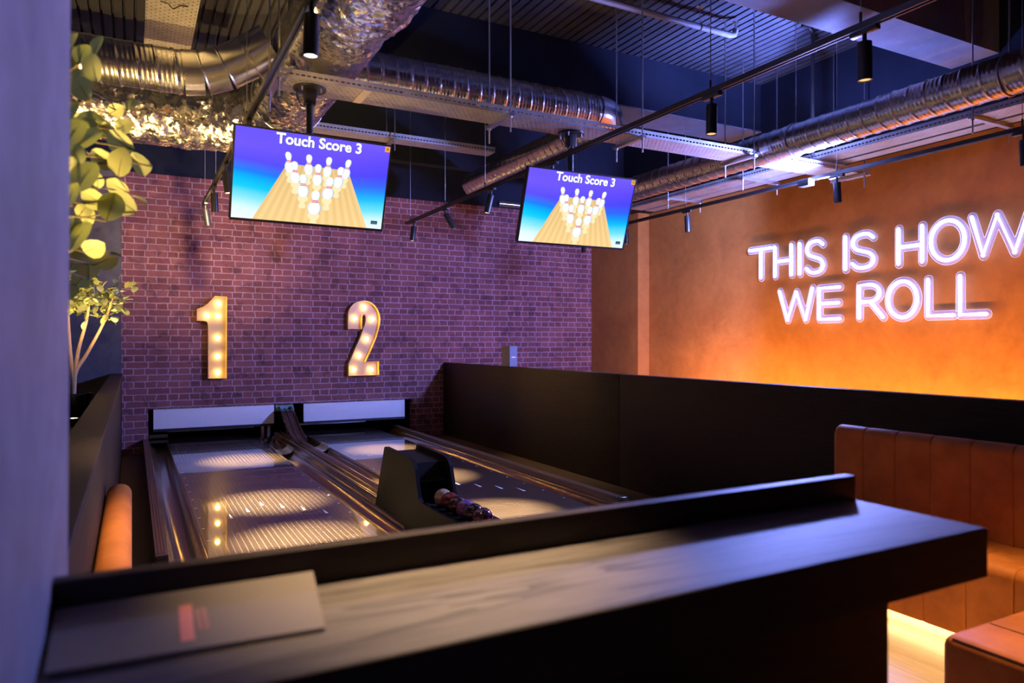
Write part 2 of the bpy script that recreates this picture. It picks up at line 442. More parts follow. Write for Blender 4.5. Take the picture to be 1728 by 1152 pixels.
# pit behind the opening
m = B(((0.0, 11.3, -0.05), (3.9, 11.35, 0.9)), ((0.0, YW + 0.12, -0.05), (0.05, 11.3, 0.9)), ((3.85, YW + 0.12, -0.05), (3.9, 11.3, 0.9)), ((0.0, YW + 0.12, 0.85), (3.9, 11.3, 0.9)))
struct('wall_pit', m, M['matteblack'])

# ------------------------------------------------------------------ partitions
p = thing('partition', 'long dark wood partition between the lanes and the orange wall', 'partition', (4.25, 5, 0))
B(((4.2, 5.672, 0), (4.30, YW - 0.001, 1.10)), bev=0.003).build('side_panel', M['darkwood'], p, 30)
B(((4.2, 0.3, 0), (4.30, 5.668, 1.10)), bev=0.003).build('side_panel', M['darkwood'], p, 30)
p = thing('low_wall', 'dark wood low wall beside the planter at the left of the lanes', 'partition', (-0.18, 5, 0))
B(((-0.235, 1.34, 0), (-0.119, YW - 0.04, 1.005))).build('side_panel', M['darkwood'], p)
B(((-0.245, 1.34, 1.005), (-0.109, YW - 0.04, 1.022)), bev=0.003).build('top_cap', M['counterdark'], p, 30)

# ------------------------------------------------------------------ bar counter
ZT = 1.06
p = thing('bar_counter', 'dark wood bar counter with a raised back ledge in the foreground', 'counter', (0.6, 0.95, 0))
B(((-0.094, 0.789, ZT - 0.092), (1.458, 1.10, ZT)), bev=0.003).build('worktop', M['counterwood'], p, 30)
B(((-0.094, 1.072, ZT), (1.458, 1.10, ZT + 0.054)), bev=0.0015).build('upstand', M['counterdark'], p, 30)
B(((-0.09, 0.84, 0), (1.235, 1.05, ZT - 0.092)), bev=0.002).build('front_panel', M['counterdark'], p, 30)
B(((-0.092, 0.7875, ZT - 0.094), (1.4585, 0.7888, ZT - 0.002))).build('edge_band', M['counterdark'], p)

# menu on the counter
p = thing('drinks_menu', 'taupe card drinks menu with pink print lying on the bar counter', 'menu', (0.08, 0.96, ZT))
def mz(y): return 1.0612 + (y - 0.892) * 0.097     # the card leans with its far edge on the counter's ledge
def card_block(mb, quad, lo, hi):
    mb.add([(x, y, mz(y) + lo) for x, y in quad] + [(x, y, mz(y) + hi) for x, y in quad],
           [(3, 2, 1, 0), (4, 5, 6, 7), (0, 1, 5, 4), (1, 2, 6, 5), (2, 3, 7, 6), (3, 0, 4, 7)])
def card_rect(mb, x0, y0, x1, y1): card_block(mb, [(x0, y0), (x1, y0), (x1, y1), (x0, y1)], 0.0041, 0.0045)
M['card'] = plain('taupe_card', (0.21, 0.175, 0.155), 0.45, noise_amt=0.04)
M['pinkink'] = plain('pink_ink', (0.95, 0.34, 0.28), 0.5, noise_amt=0.03)
M['palepinkink'] = plain('pale_pink_ink', (0.55, 0.27, 0.24), 0.5, noise_amt=0.03)
m = MB(); card_block(m, [(-0.083, 0.906), (0.211, 0.8925), (0.2345, 1.0668), (-0.087, 1.0668)], 0.0, 0.004); m.build('cover', M['card'], p)
# the printed words run across the card; they are illegible in the photograph, so only the rhythm of their letters is kept
m = MB(); y = 0.921
for k in range(14):
    h = rnd.choice([0.0054, 0.0066, 0.0060]); card_rect(m, 0.0495 + 0.003 * (y - 0.92) / 0.1, y, 0.0650 + 0.003 * (y - 0.92) / 0.1, y + h); y += h + 0.0012
m.build('printed_heading', M['pinkink'], p)
m = MB()
for col in range(2):
    y = 0.943
    for k in range(11):
        card_rect(m, 0.0705 + col * 0.0075, y, 0.0755 + col * 0.0075, y + 0.0042); y += 0.0055
m.build('printed_lines', M['palepinkink'], p)

# ------------------------------------------------------------------ lanes
def gutter_prof(x0, x1, z=LZ, depth=0.075):
    c = (x0 + x1) / 2; r = (x1 - x0) / 2 - 0.012
    pr = [(x0, z - 0.002), (x0 + 0.006, z - 0.002)]
    pr += [(c + r * math.cos(PI + PI * i / 18), z - 0.008 + depth * math.sin(PI + PI * i / 18)) for i in range(19)]
    pr += [(x1 - 0.006, z - 0.002), (x1, z - 0.002), (x1, z - 0.11), (x0, z - 0.11)]
    return pr
Y0L, Y1L = 4.60, 10.95
def lane(x0, x1, gl, gr, label, arrows):
    p = thing('bowling_lane', label, 'bowling lane', ((x0 + x1) / 2, 7.5, 0))
    B(((x0, Y0L, 0.005), (x1, Y1L, LZ))).build('lane_surface', M['lane'], p)
    B(((x0 - 0.002, 3.2, 0.004), (x1 + 0.002, Y0L - 0.012, LZ - 0.002))).build('approach', M['lane'], p)
    for a, b in (gl, gr):
        m = MB(); m.sweep(gutter_prof(a, b), [Y0L, YW + 0.045], lambda q, t: (q[0], t, q[1]), close=True)
        m.build('gutter', M['gutter'], p, 40)
    for ax, ay in arrows:
        m = MB(); m.prism([(ax - 0.011, ay - 0.075), (ax + 0.011, ay - 0.075), (ax, ay + 0.075)], LZ + 0.0002, LZ + 0.0008, lambda a, b, d: (a, b, d))
        m.build('arrow_marking', M['marking'], p)
    for k in range(9):
        for ex in (x0 + 0.03, x1 - 0.03):
            yy = 5.0 + k * 0.34
            B(((ex - 0.008, yy, LZ + 0.0002), (ex + 0.008, yy + 0.012, LZ + 0.0008))).build('edge_tick', M['marking'], p)
    return p
AR = [(0.637, 5.63), (0.774, 5.79), (0.901, 5.97), (1.032, 5.81), (1.163, 5.65), (1.29, 5.47)]
lane_l = lane(0.400, 1.483, (0.186, 0.398), (1.485, 1.705), 'left bowling lane with pale pinstripes below the number one', AR)
lane_r = lane(2.125, 3.175, (1.905, 2.123), (3.177, 3.392), 'right bowling lane with pale pinstripes behind the ball rack', [(x + 1.70, y) for x, y in AR])

def capping(x0, x1, label):
    p = thing('lane_capping', label, 'capping', ((x0 + x1) / 2, 7.4, 0), None)
    w = x1 - x0; pr = [(x0, 0.004), (x0, 0.172)]
    n = 4
    for k in range(n):
        a = x0 + w * (k + 0.1) / n; b = x0 + w * (k + 0.9) / n
        pr += [(a, 0.178), (a + 0.002, 0.184), (b - 0.002, 0.184), (b, 0.178)]
    pr += [(x1, 0.172), (x1, 0.004)]
    m = MB(); m.sweep(pr, [Y0L + 0.03, YW - 0.003], lambda q, t: (q[0], t, q[1]), close=True); m.build('ridged_rail', M['cap'], p, 25)
    B(((x0 - 0.004, Y0L - 0.03, 0.004), (x1 + 0.004, Y0L + 0.029, 0.190)), bev=0.008).build('end_cap', M['plasticblack'], p, 30)
capping(0.112, 0.180, 'ridged dark capping rail along the left edge of the left lane')
capping(3.398, 3.468, 'ridged dark capping rail along the right edge of the right lane')

p = thing('ball_return_track', 'dark ball return track running between the two lanes', 'ball track', (1.805, 7.4, 0))
pr = [(1.708, 0.004), (1.708, 0.176), (1.712, 0.184), (1.742, 0.186), (1.748, 0.178), (1.756, 0.150), (1.775, 0.150), (1.781, 0.182), (1.797, 0.184), (1.803, 0.172),
      (1.812, 0.145), (1.832, 0.145), (1.838, 0.178), (1.850, 0.184), (1.880, 0.184), (1.893, 0.176), (1.902, 0.160), (1.902, 0.004)]
m = MB(); m.sweep(pr, [Y0L + 0.02, YW - 0.003], lambda q, t: (q[0], t, q[1]), close=True); m.build('track_bed', M['gutter'], p, 30)
for xx in (1.727, 1.789, 1.866):
    m = MB(); m.box((xx - 0.006, Y0L + 0.02, 0.1835), (xx + 0.006, YW - 0.01, 0.1885), 0.002); m.build('rail', M['cap'], p, 30)
# ramp that lifts the track into the pit
m = MB(); T = [i / 16 for i in range(17)]
def ramp_fn(q, t):
    y = 9.05 + 1.25 * t; z = 0.186 + 0.30 * (t * t) * (3 - 2 * t) * 1.02
    return (1.83 + q[0] + 0.03 * t, y, z + q[1])
m.sweep([(-0.085, 0.045), (-0.078, 0.045), (-0.062, 0.004), (-0.012, 0.002), (-0.008, 0.016), (0.008, 0.016), (0.012, 0.002), (0.062, 0.004), (0.078, 0.045), (0.085, 0.045), (0.085, -0.012), (-0.085, -0.012)],
        T, ramp_fn, close=True)
m.build('ramp', M['plasticblack'], p, 30)
m = MB(); m.prism([(1.735, 0.555), (1.965, 0.555), (1.985, 0.470), (1.955, 0.462), (1.735, 0.462)], 10.20, 10.42, lambda a, b, d: (a, d, b)); m.build('exit_hood', M['greygreen'], p)
m = MB(); m.box((1.80, 10.16, 0.40), (1.92, 10.19, 0.462)); m.build('pale_flap', M['pale'], p)

# gutter end covers
for gx, ln in ((1.595, lane_l), (2.014, lane_r)):
    m = MB(); m.sweep([(gx + 0.098 * math.cos(PI + PI * i / 10), LZ + 0.012 + 0.06 * math.sin(PI + PI * i / 10)) for i in range(11)] + [(gx + 0.108 * math.cos(-PI * i / 10), LZ + 0.015 + 0.066 * math.sin(-PI * i / 10)) for i in range(11)],
                      [8.75, 9.15], lambda q, t: (q[0], t, q[1]), close=True)
    m.build('gutter_cover', M['pale'], ln, 40)['label'] = 'pale curved gutter cover'

for x0, x1, lab in ((0.232, 1.710, 'plain white masking board above the far end of the left lane'), (2.107, 3.589, 'plain white masking board above the far end of the right lane')):
    p = thing('masking_board', lab, 'board', ((x0 + x1) / 2, 10.2, 0.30))
    B(((x0, 10.175, 0.300), (x1, 10.195, 0.558)), bev=0.002).build('board', M['white'], p, 30)
    B(((x0, 10.17, 0.268), (x1, 10.20, 0.2995))).build('lower_edge', M['black'], p)
# posts of the pin machines seen under the boards
for x0, lab in ((1.60, 'dark steel post of the pin machine beside the left lane'), (0.20, 'dark steel roller housing in the left corner of the lane opening')):
    if x0 > 1:
        m = B(((1.56, 10.30, 0.0), (1.60, 10.34, 0.30)), ((1.64, 10.30, 0.0), (1.68, 10.34, 0.30)))
        tag(m.build('machine_post', M['chrome']), lab, 'post')
    else:
        m = MB(); m.cyl((0.18, 10.24, 0.20), (0.40, 10.24, 0.20), 0.028); m.box((0.175, 10.21, 0.12), (0.40, 10.27, 0.15))
        tag(m.build('roller', M['plasticblack'], None, 40), lab, 'roller')
tag(B(((0.40, 10.55, 0.21), (1.50, 10.60, 0.235)), bev=0.003).build('sweep_bar', M['steel'], None, 30), 'thin metal sweep bar across the pit of the left lane', 'bar')
tag(B(((2.13, 10.55, 0.21), (3.10, 10.60, 0.235)), bev=0.003).build('sweep_bar', M['steel'], None, 30), 'thin metal sweep bar across the pit of the right lane', 'bar')

# ------------------------------------------------------------------ ball rack and balls
p = thing('ball_rack', 'black ball return rack with a tall hood between the lanes', 'ball rack', (1.74, 4.2, 0))
side = [(5.20, 0.200), (4.985, 0.650), (4.970, 0.663), (4.945, 0.666)]
side += [(4.47, 0.655), (4.42, 0.648), (4.38, 0.630), (4.355, 0.600), (4.285, 0.425), (4.25, 0.405), (3.10, 0.392), (3.05, 0.37), (3.05, 0.134), (4.56, 0.134), (4.56, 0.200)]
for xa, xb in ((1.602, 1.626), (1.846, 1.870)):
    m = MB(); m.prism(side, xa, xb, lambda a, b, d: (d, a, b)); m.build('side_panel', M['matteblack'], p)
m = MB()
m.prism([(4.96, 0.600), (4.94, 0.632), (4.44, 0.622), (4.405, 0.510), (4.395, 0.500), (4.43, 0.50), (4.46, 0.605), (4.93, 0.612)], 1.6265, 1.8455, lambda a, b, d: (d, a, b))
m.build('hood', M['matteblack'], p)
m = MB(); m.prism([(5.16, 0.21), (4.96, 0.63), (4.945, 0.63), (5.14, 0.21)], 1.6265, 1.8455, lambda a, b, d: (d, a, b)); m.build('back_panel', M['matteblack'], p)
m = MB()
m.sweep([(1.6265, 0.392), (1.66, 0.384), (1.70, 0.372), (1.775, 0.372), (1.81, 0.384), (1.8455, 0.392), (1.8455, 0.345), (1.6265, 0.345)], [3.06, 4.90], lambda q, t: (q[0], t, q[1]), close=True)
m.build('ball_tray', M['matteblack'], p)

def ball_mat(name, cols, scale=14, metal=0.0):
    t = NT(name); n = t.noise(t.coord('Object'), scale, 3, 0.6, 3.0)
    t.p(Base_Color=t.ramp(n, cols), Roughness=0.12, Coat_Weight=1.0, Coat_Roughness=0.03)
    return t.m
BALLS = [
 ('cream and yellow swirled bowling ball nearest the rack hood', [(0.40, (0.55, 0.30, 0.03)), (0.48, (0.62, 0.50, 0.32)), (0.56, (0.30, 0.16, 0.22)), (0.64, (0.62, 0.52, 0.36))]),
 ('glossy dark red bowling ball beside the cream ball', [(0.35, (0.11, 0.008, 0.012)), (0.65, (0.24, 0.018, 0.025))]),
 ('black bowling ball with maroon marbling between the red and purple balls', [(0.40, (0.014, 0.010, 0.012)), (0.62, (0.12, 0.015, 0.03))]),
 ('purple marbled bowling ball in the rack', [(0.35, (0.14, 0.05, 0.21)), (0.65, (0.30, 0.15, 0.40))]),
 ('plain black bowling ball just in front of the purple ball', [(0.3, (0.008, 0.008, 0.012)), (0.7, (0.022, 0.020, 0.030))]),
 ('black bowling ball with plum flecks at the near end of the row', [(0.42, (0.010, 0.008, 0.012)), (0.62, (0.10, 0.020, 0.075))])]
proto = None
for k, (lab, cols) in enumerate(BALLS):
    m = MB(); m.sphere((0, 0, 0), 0.0575, 32, 20)
    o = m.build('bowling_ball', ball_mat('ball_%d' % k, cols), None, 60)
    o.location = (1.7375, 4.205 - 0.1165 * k, 0.372 + 0.0578); o.rotation_euler = (k, 0.6 * k, 0)
    tag(o, lab, 'bowling ball', 'bowling balls in the return rack')

# ------------------------------------------------------------------ marquee numbers
def px_plane(x, y, Y):   # authoring helper: where a direction seen from the eye meets the vertical plane y = Y
    s, c = math.sin(R(YAW)), math.cos(R(YAW)); a = (x - 864) / FPX
    d = Y / (c - a * s)
    return d * (s + a * c), EYE.z + d * (576 - y) / FPX
def catmull(P, n=6):
    out = []; N = len(P)
    for i in range(N - 1):
        p0, p1, p2, p3 = P[max(i - 1, 0)], P[i], P[i + 1], P[min(i + 2, N - 1)]
        for k in range(n):
            t = k / n
            out.append(tuple(0.5 * (2 * p1[j] + (p2[j] - p0[j]) * t + (2 * p0[j] - 5 * p1[j] + 4 * p2[j] - p3[j]) * t * t + (3 * p1[j] - p0[j] - 3 * p2[j] + p3[j]) * t ** 3) for j in range(len(p1))))
    return out + [tuple(P[-1])]
def marquee(name, label, outline, bulbs, off, sc):
    YF, YBK = 10.06, 10.122
    w = lambda q, Y: px_plane(off[0] + q[0] * sc, off[1] + q[1] * sc, Y)
    poly = [w(q, YF) for q in outline]
    p = thing(name, label, 'illuminated number', (sum(a for a, b in poly) / len(poly), 10.1, min(b for a, b in poly)))
    n = len(poly)
    m = MB(); m.prism(poly, YBK, YBK + 0.006, lambda a, b, d: (a, d, b)); m.build('back_plate', M['marqueeback'], p)
    # rim: thin wall around the outline from the brick to the front
    ctr = []
    area = sum(poly[i][0] * poly[(i + 1) % n][1] - poly[(i + 1) % n][0] * poly[i][1] for i in range(n))
    sg = 1 if area > 0 else -1
    for i in range(n):
        a, b, c = Vector(poly[i - 1]), Vector(poly[i]), Vector(poly[(i + 1) % n])
        d1 = (b - a).normalized(); d2 = (c - b).normalized(); t = (d1 + d2)
        t = t.normalized() if t.length > 1e-4 else d1
        nrm = Vector((t.y, -t.x)) * sg
        k = 1 / max(0.45, nrm.dot(Vector((d1.y, -d1.x)) * sg))
        ctr.append((b.x + nrm.x * 0.007 * k, b.y + nrm.y * 0.007 * k))
    m = MB(); vs = []
    for pl, yy in ((poly, YF), (poly, YW - 0.001), (ctr, YW - 0.001), (ctr, YF)): vs += [(a, yy, b) for a, b in pl]
    fs = []
    for i in range(n):
        j = (i + 1) % n
        for r0, r1 in ((0, 1), (1, 2), (2, 3), (3, 0)): fs.append((r0 * n + i, r0 * n + j, r1 * n + j, r1 * n + i))
    m.add(vs, fs); m.build('rim', M['brass'], p)
    for q in bulbs:
        a, b = w(q, 10.08)
        m = MB(); m.sphere((a, 10.086, b), 0.030, 18, 10); bo = m.build('bulb', M['bulb'], p, 60)
        m = MB(); m.cyl((a, 10.105, b), (a, 10.117, b), 0.018); m.build('socket', M['brass'], bo)
one = [(320, 75), (465, 85), (460, 1098), (237, 1098), (237, 440), (230, 402), (215, 385), (185, 378), (98, 372), (98, 235), (150, 220), (195, 196), (235, 168), (270, 132)]
marquee('marquee_number', 'lit gold marquee number one on the brick wall', one, [(362, 168), (217, 313), (355, 320), (350, 592), (353, 827), (353, 1028)], (320, 490), 0.1345)
o2 = catmull([(105, 430), (105, 250), (125, 170), (190, 95), (280, 65), (350, 65), (430, 100), (490, 170), (522, 260), (525, 340), (505, 440), (470, 560), (420, 680), (330, 880)], 4)
i2 = catmull([(108, 910), (200, 700), (250, 590), (300, 460), (330, 380), (342, 310), (335, 260), (315, 240), (295, 250), (285, 300), (283, 432)], 4)
marquee('marquee_number', 'lit gold marquee number two on the brick wall', o2 + [(510, 872), (512, 1050), (108, 1060)] + i2,
        [(315, 148), (190, 293), (425, 303), (348, 572), (248, 793), (178, 982), (410, 982)], (575, 500), 0.1258)

# ------------------------------------------------------------------ neon sign
SX = 7.085   # tube plane
def P3(u, v, x=SX): return (x, 6.8 - u, v)
def ell(cu, cv, ru, rv, a0, a1, n=28): return [(cu + ru * math.cos(R(a0 + (a1 - a0) * i / n)), cv + rv * math.sin(R(a0 + (a1 - a0) * i / n))) for i in range(n + 1)]
T1, B1, T2, B2 = 2.598, 2.232, 2.040, 1.680
def S_path(u0, u1, b, t):
    h = t - b; w = u1 - u0; c = (u0 + u1) / 2
    P = [(u1 - 0.02 * w, t - 0.13 * h), (c + 0.25 * w, t - 0.01 * h), (c - 0.05 * w, t + 0.005 * h), (u0 + 0.16 * w, t - 0.06 * h), (u0 + 0.03 * w, t - 0.24 * h), (u0 + 0.16 * w, t - 0.42 * h),
         (c, t - 0.51 * h), (u1 - 0.16 * w, t - 0.60 * h), (u1, t - 0.78 * h), (u1 - 0.15 * w, b + 0.05 * h), (c, b - 0.005 * h), (u0 + 0.2 * w, b + 0.03 * h), (u0, b + 0.15 * h)]
    return catmull(P, 5)
LET = [
 ('T', [[(0.048, T1), (0.405, T1)], [(0.232, T1), (0.232, B1)]]),
 ('H', [[(0.461, T1), (0.461, B1)], [(0.461, 2.415), (0.711, 2.415)], [(0.711, T1), (0.711, B1)]]),
 ('I', [[(0.834, T1), (0.834, B1)]]),
 ('S', [S_path(0.935, 1.165, B1, T1)]),
 ('I', [[(1.457, T1), (1.457, B1)]]),
 ('S', [S_path(1.545, 1.805, B1, T1)]),
 ('H', [[(2.089, T1), (2.089, B1)], [(2.089, 2.405), (2.342, 2.405)], [(2.342, T1), (2.342, B1)]]),
 ('O', [ell(2.598, 2.417, 0.165, 0.196, 0, 360, 40)]),
 ('W', [[(2.829, T1 + 0.01), (2.932, B1), (3.057, T1), (3.206, B1), (3.330, T1 + 0.01)]]),
 ('W', [[(0.533, T2), (0.653, B2), (0.784, T2 - 0.02), (0.919, B2), (1.015, T2 + 0.01)]]),
 ('E', [[(1.384, T2), (1.111, T2), (1.111, B2), (1.384, B2)], [(1.111, 1.862), (1.370, 1.862)]]),
 ('R', [[(1.631, B2), (1.631, T2)] + ell(1.755, T2 - 0.093, 0.120, 0.093, 90, -90, 14) + [(1.631, T2 - 0.186)], [(1.765, T2 - 0.186), (1.915, B2)]]),
 ('O', [ell(2.131, 1.860, 0.158, 0.188, 0, 360, 40)]),
 ('L', [[(2.403, T2 + 0.005), (2.403, B2), (2.655, B2)]]),
 ('L', [[(2.719, T2 + 0.015), (2.719, B2), (2.960, B2)]])]
sign = thing('neon_sign', 'white neon lettering reading THIS IS HOW WE ROLL on the orange wall', 'neon sign', (7.14, 5.1, 1.6))
def seg_dist(pu, pv, a, b):
    ax, ay = a; dx, dy = b[0] - ax, b[1] - ay; L = dx * dx + dy * dy
    t = 0 if L == 0 else max(0, min(1, ((pu - ax) * dx + (pv - ay) * dy) / L))
    return math.hypot(pu - ax - t * dx, pv - ay - t * dy)
def backing(strokes, r, parent):
    segs = [(s[i], s[i + 1]) for s in strokes for i in range(len(s) - 1)]
    us = [q[0] for s in strokes for q in s]; vs = [q[1] for s in strokes for q in s]
    g = 0.0075; u0 = min(us) - r - 2 * g; v0 = min(vs) - r - 2 * g
    nu = int((max(us) - u0 + r + 2 * g) / g) + 1; nv = int((max(vs) - v0 + r + 2 * g) / g) + 1
    D = [[0] * (nv + 1) for _ in range(nu + 1)]
    for i in range(nu + 1):
        for j in range(nv + 1):
            pu, pv = u0 + i * g, v0 + j * g
            D[i][j] = r - min(seg_dist(pu, pv, a, b) for a, b in segs)
    face = MB(); edges = {}
    for i in range(nu):
        for j in range(nv):
            q = [(i, j), (i + 1, j), (i + 1, j + 1), (i, j + 1)]; d = [D[a][b] for a, b in q]
            if max(d) <= 0: continue
            poly = []; cut = []
            for k in range(4):
                a, b = q[k], q[(k + 1) % 4]; da, db = d[k], d[(k + 1) % 4]
                if da > 0: poly.append((u0 + a[0] * g, v0 + a[1] * g))
                if (da > 0) != (db > 0):
                    t = da / (da - db); pt = (u0 + (a[0] + (b[0] - a[0]) * t) * g, v0 + (a[1] + (b[1] - a[1]) * t) * g)
                    poly.append(pt); cut.append(pt)
            if len(poly) >= 3: face.add([P3(a, b, 7.105) for a, b in poly], [tuple(range(len(poly)))])
            if len(cut) == 2:
                ka, kb = [(round(c[0], 5), round(c[1], 5)) for c in cut]
                edges.setdefault(ka, []).append(kb); edges.setdefault(kb, []).append(ka)
    fo = face.build('backing_plate', M['acrylic'], parent)
    em = MB(); seen = set()
    for st in list(edges):
        if st in seen: continue
        loop = [st]; seen.add(st); cur = st
        while True:
            nx = [e for e in edges[cur] if e not in seen]
            if not nx: break
            cur = nx[0]; seen.add(cur); loop.append(cur)
        if len(loop) > 6:
            loop = loop[::2] + [loop[0], loop[2]]
            em.tube([P3(a, b, 7.103) for a, b in loop], 0.0038, 5, caps=False)
    em.build('acrylic_edge', M['acrylic_edge'], fo, 80)
for ch, strokes in LET:
    m = MB()
    for s in strokes:
        m.tube([P3(a, b) for a, b in s], 0.0175, 10)
        for e in (s[0], s[-1]): m.sphere(P3(*e), 0.0175, 10, 6)
        for e in s[1:-1]:
            if len(s) <= 6: m.sphere(P3(*e), 0.0175, 10, 6)
    lo = m.build('neon_letter', M['neon'], sign, 60); lo['label'] = 'glowing letter ' + ch
    backing(strokes, 0.046, lo)
    m = MB()
    for s in strokes:
        for e in (s[0], s[-1]): m.cyl(P3(e[0], e[1], 7.1), P3(e[0], e[1], 7.149), 0.007, 8)
    m.build('standoff', M['chrome'], lo)

# ------------------------------------------------------------------ television screens
def text_mesh(body, size, bold):
    cu = bpy.data.curves.new('t', 'FONT'); cu.body = body; cu.size = size; cu.offset = bold; cu.resolution_u = 4
    cu.align_x = 'CENTER'
    ob = bpy.data.objects.new('t', cu); C.objects.link(ob)
    me = bpy.data.meshes.new_from_object(ob)
    out = ([tuple(v.co) for v in me.vertices], [tuple(pl.vertices) for pl in me.polygons])
    bpy.data.objects.remove(ob); bpy.data.meshes.remove(me)
    return out
TXT = text_mesh('Touch Score 3', 1.0, 0.028)
tw = max(v[0] for v in TXT[0]) - min(v[0] for v in TXT[0])

def lin(c):
    return tuple((x / 255 / 12.92) if x / 255 <= 0.04045 else ((x / 255 + 0.055) / 1.055) ** 2.4 for x in c)
def picture(xf, W, H, parent):
    # everything shown on the screen, in screen units 0..1 (x right, y up), W x H metres
    m = MB(xf)
    def P(x, y, l): return ((x - 0.5) * W, -0.0005 * l, (y - 0.5) * H)
    def poly(pts, l, cols): m.add([P(x, y, l) for x, y in pts], [tuple(range(len(pts)))], cols if isinstance(cols, list) else [cols] * len(pts))
    # sky: violet above, cyan, then nearly white; a wavy band
    rows = [(1.0, (96, 78, 232), (104, 84, 236)), (0.80, (104, 82, 236), (84, 66, 238)), (0.64, (84, 74, 232), (62, 62, 240)), (0.52, (22, 120, 248), (40, 90, 246)),
            (0.44, (0, 172, 252), (0, 128, 250)), (0.34, (20, 190, 250), (0, 178, 252)), (0.22, (130, 214, 246), (96, 206, 248)), (0.10, (206, 230, 242), (196, 230, 244)), (0.0, (222, 234, 242), (214, 232, 242))]
    nx = 24
    for i in range(len(rows) - 1):
        y1, l1, r1 = rows[i]; y0, l0, r0 = rows[i + 1]
        for k in range(nx):
            def wob(x, y): return y if y in (0.0, 1.0) else y + 0.035 * math.sin(2.2 + 5.0 * x) - 0.03 * x
            xa, xb = k / nx, (k + 1) / nx
            mixc = lambda l, r, t: lin(tuple(a + (b - a) * t for a, b in zip(l, r)))
            poly([(xa, wob(xa, y0)), (xb, wob(xb, y0)), (xb, wob(xb, y1)), (xa, wob(xa, y1))], 0, [mixc(l0, r0, xa), mixc(l0, r0, xb), mixc(l1, r1, xb), mixc(l1, r1, xa)])
    # lane in perspective with boards
    nb = 26
    for k in range(nb):
        a, b = k / nb, (k + 1) / nb
        c = lin((232, 198, 138)) if k % 2 else lin((224, 188, 126))
        c2 = lin((214, 182, 124)) if k % 2 else lin((206, 172, 114))
        X0, X1, Z0, Z1 = 0.130, 0.895, 0.325, 0.725
        poly([(X0 + (X1 - X0) * a, 0.0), (X0 + (X1 - X0) * b, 0.0), (Z0 + (Z1 - Z0) * b, 0.66), (Z0 + (Z1 - Z0) * a, 0.66)], 1, [c, c, c2, c2])
    prof = [(0.0, 0.0), (0.45, 0.0), (0.72, 0.05), (0.93, 0.15), (1.0, 0.25), (0.94, 0.36), (0.72, 0.46), (0.50, 0.525), (0.42, 0.575), (0.46, 0.63), (0.60, 0.71), (0.68, 0.81), (0.62, 0.905), (0.40, 0.975), (0.0, 1.0)]
    # pins, farthest first: (x, y of the foot, height, half width, lean)
    pins = [(0.345, 0.565, 0.225, 0.0275, -0.02), (0.465, 0.565, 0.225, 0.0275, -0.005), (0.585, 0.565, 0.225, 0.0275, 0.008), (0.705, 0.565, 0.225, 0.0275, 0.02),
            (0.385, 0.455, 0.240, 0.031, -0.015), (0.525, 0.455, 0.240, 0.031, 0.0), (0.660, 0.455, 0.240, 0.031, 0.018),
            (0.440, 0.305, 0.255, 0.036, -0.008), (0.600, 0.305, 0.255, 0.036, 0.012), (0.520, 0.115, 0.275, 0.042, 0.004)]
    layer = 2
    for x, y, h, w, le in pins:
        c = lin((243, 216, 170)); q = [(x + a * w * 0.95, y + 0.02 - b * h * 0.62) for a, b in prof] + [(x - a * w * 0.95, y + 0.02 - b * h * 0.62) for a, b in reversed(prof)]
        q = [(a, max(0.004, b)) for a, b in q]
        m.add([P(x, max(0.004, y - 0.03), layer)] + [P(a, b, layer) for a, b in q], [(0, i, i + 1) for i in range(1, len(q))], [c] + [c] * len(q))
    layer = 3
    for x, y, h, w, le in pins:
        L = [(x - a * w + le * b, y + b * h) for a, b in prof]; Rr = [(x + a * w + le * b, y + b * h) for a, b in prof]
        for i in range(len(prof) - 1):
            w_ = w * 1.10; xs = [-1, -0.4, 0.25, 0.7, 1]; cl = [(196, 210, 224), (244, 246, 250), (246, 248, 250), (222, 230, 238), (150, 170, 186)]
            for k in range(4):
                def pt(i_, s): return (x + s * prof[i_][0] * w_ + le * prof[i_][1], y + prof[i_][1] * h)
                poly([pt(i, xs[k]), pt(i, xs[k + 1]), pt(i + 1, xs[k + 1]), pt(i + 1, xs[k])], layer, [lin(cl[k]), lin(cl[k + 1]), lin(cl[k + 1]), lin(cl[k])])
        for b0, b1, ww in ((0.490, 0.525, 0.56), (0.550, 0.590, 0.45)):
            red = lin((200, 24, 40))
            poly([(x - ww * w + le * b0, y + b0 * h), (x + ww * w + le * b0, y + b0 * h), (x + ww * w * 0.92 + le * b1, y + b1 * h), (x - ww * w * 0.92 + le * b1, y + b1 * h)], layer + 0.5, red)
        layer += 1
    # title
    sc = 0.555 * W / tw
    for dx, dy, l, col in ((0.004, -0.005, 14, lin((70, 60, 150))), (0, 0, 15, lin((250, 250, 252)))):
        m.add([((0.525 - 0.5 + dx) * W + vx * sc, -0.0005 * l, (0.875 - 0.5 + dy) * H + vy * sc * 0.98) for vx, vy, vz in TXT[0]], TXT[1], [col] * len(TXT[0]))
    poly([(0.962, 0.935), (0.998, 0.935), (0.998, 0.998), (0.962, 0.998)], 14, lin((214, 150, 40)))
    poly([(0.974, 0.955), (0.987, 0.955), (0.987, 0.980), (0.974, 0.980)], 15, lin((150, 96, 60)))
    poly([(0.918, 0.055), (0.965, 0.055), (0.965, 0.098), (0.918, 0.098)], 14, lin((24, 74, 104)))
    poly([(0.924, 0.064), (0.959, 0.064), (0.959, 0.074), (0.924, 0.074)], 15, lin((60, 120, 150)))
    o = m.build('screen_picture', M['screen'], parent)
    at = o.data.color_attributes.new('Col', 'FLOAT_COLOR', 'POINT')
    at.data.foreach_set('color', [c for q in m.col for c in (*q, 1.0)])
    return o

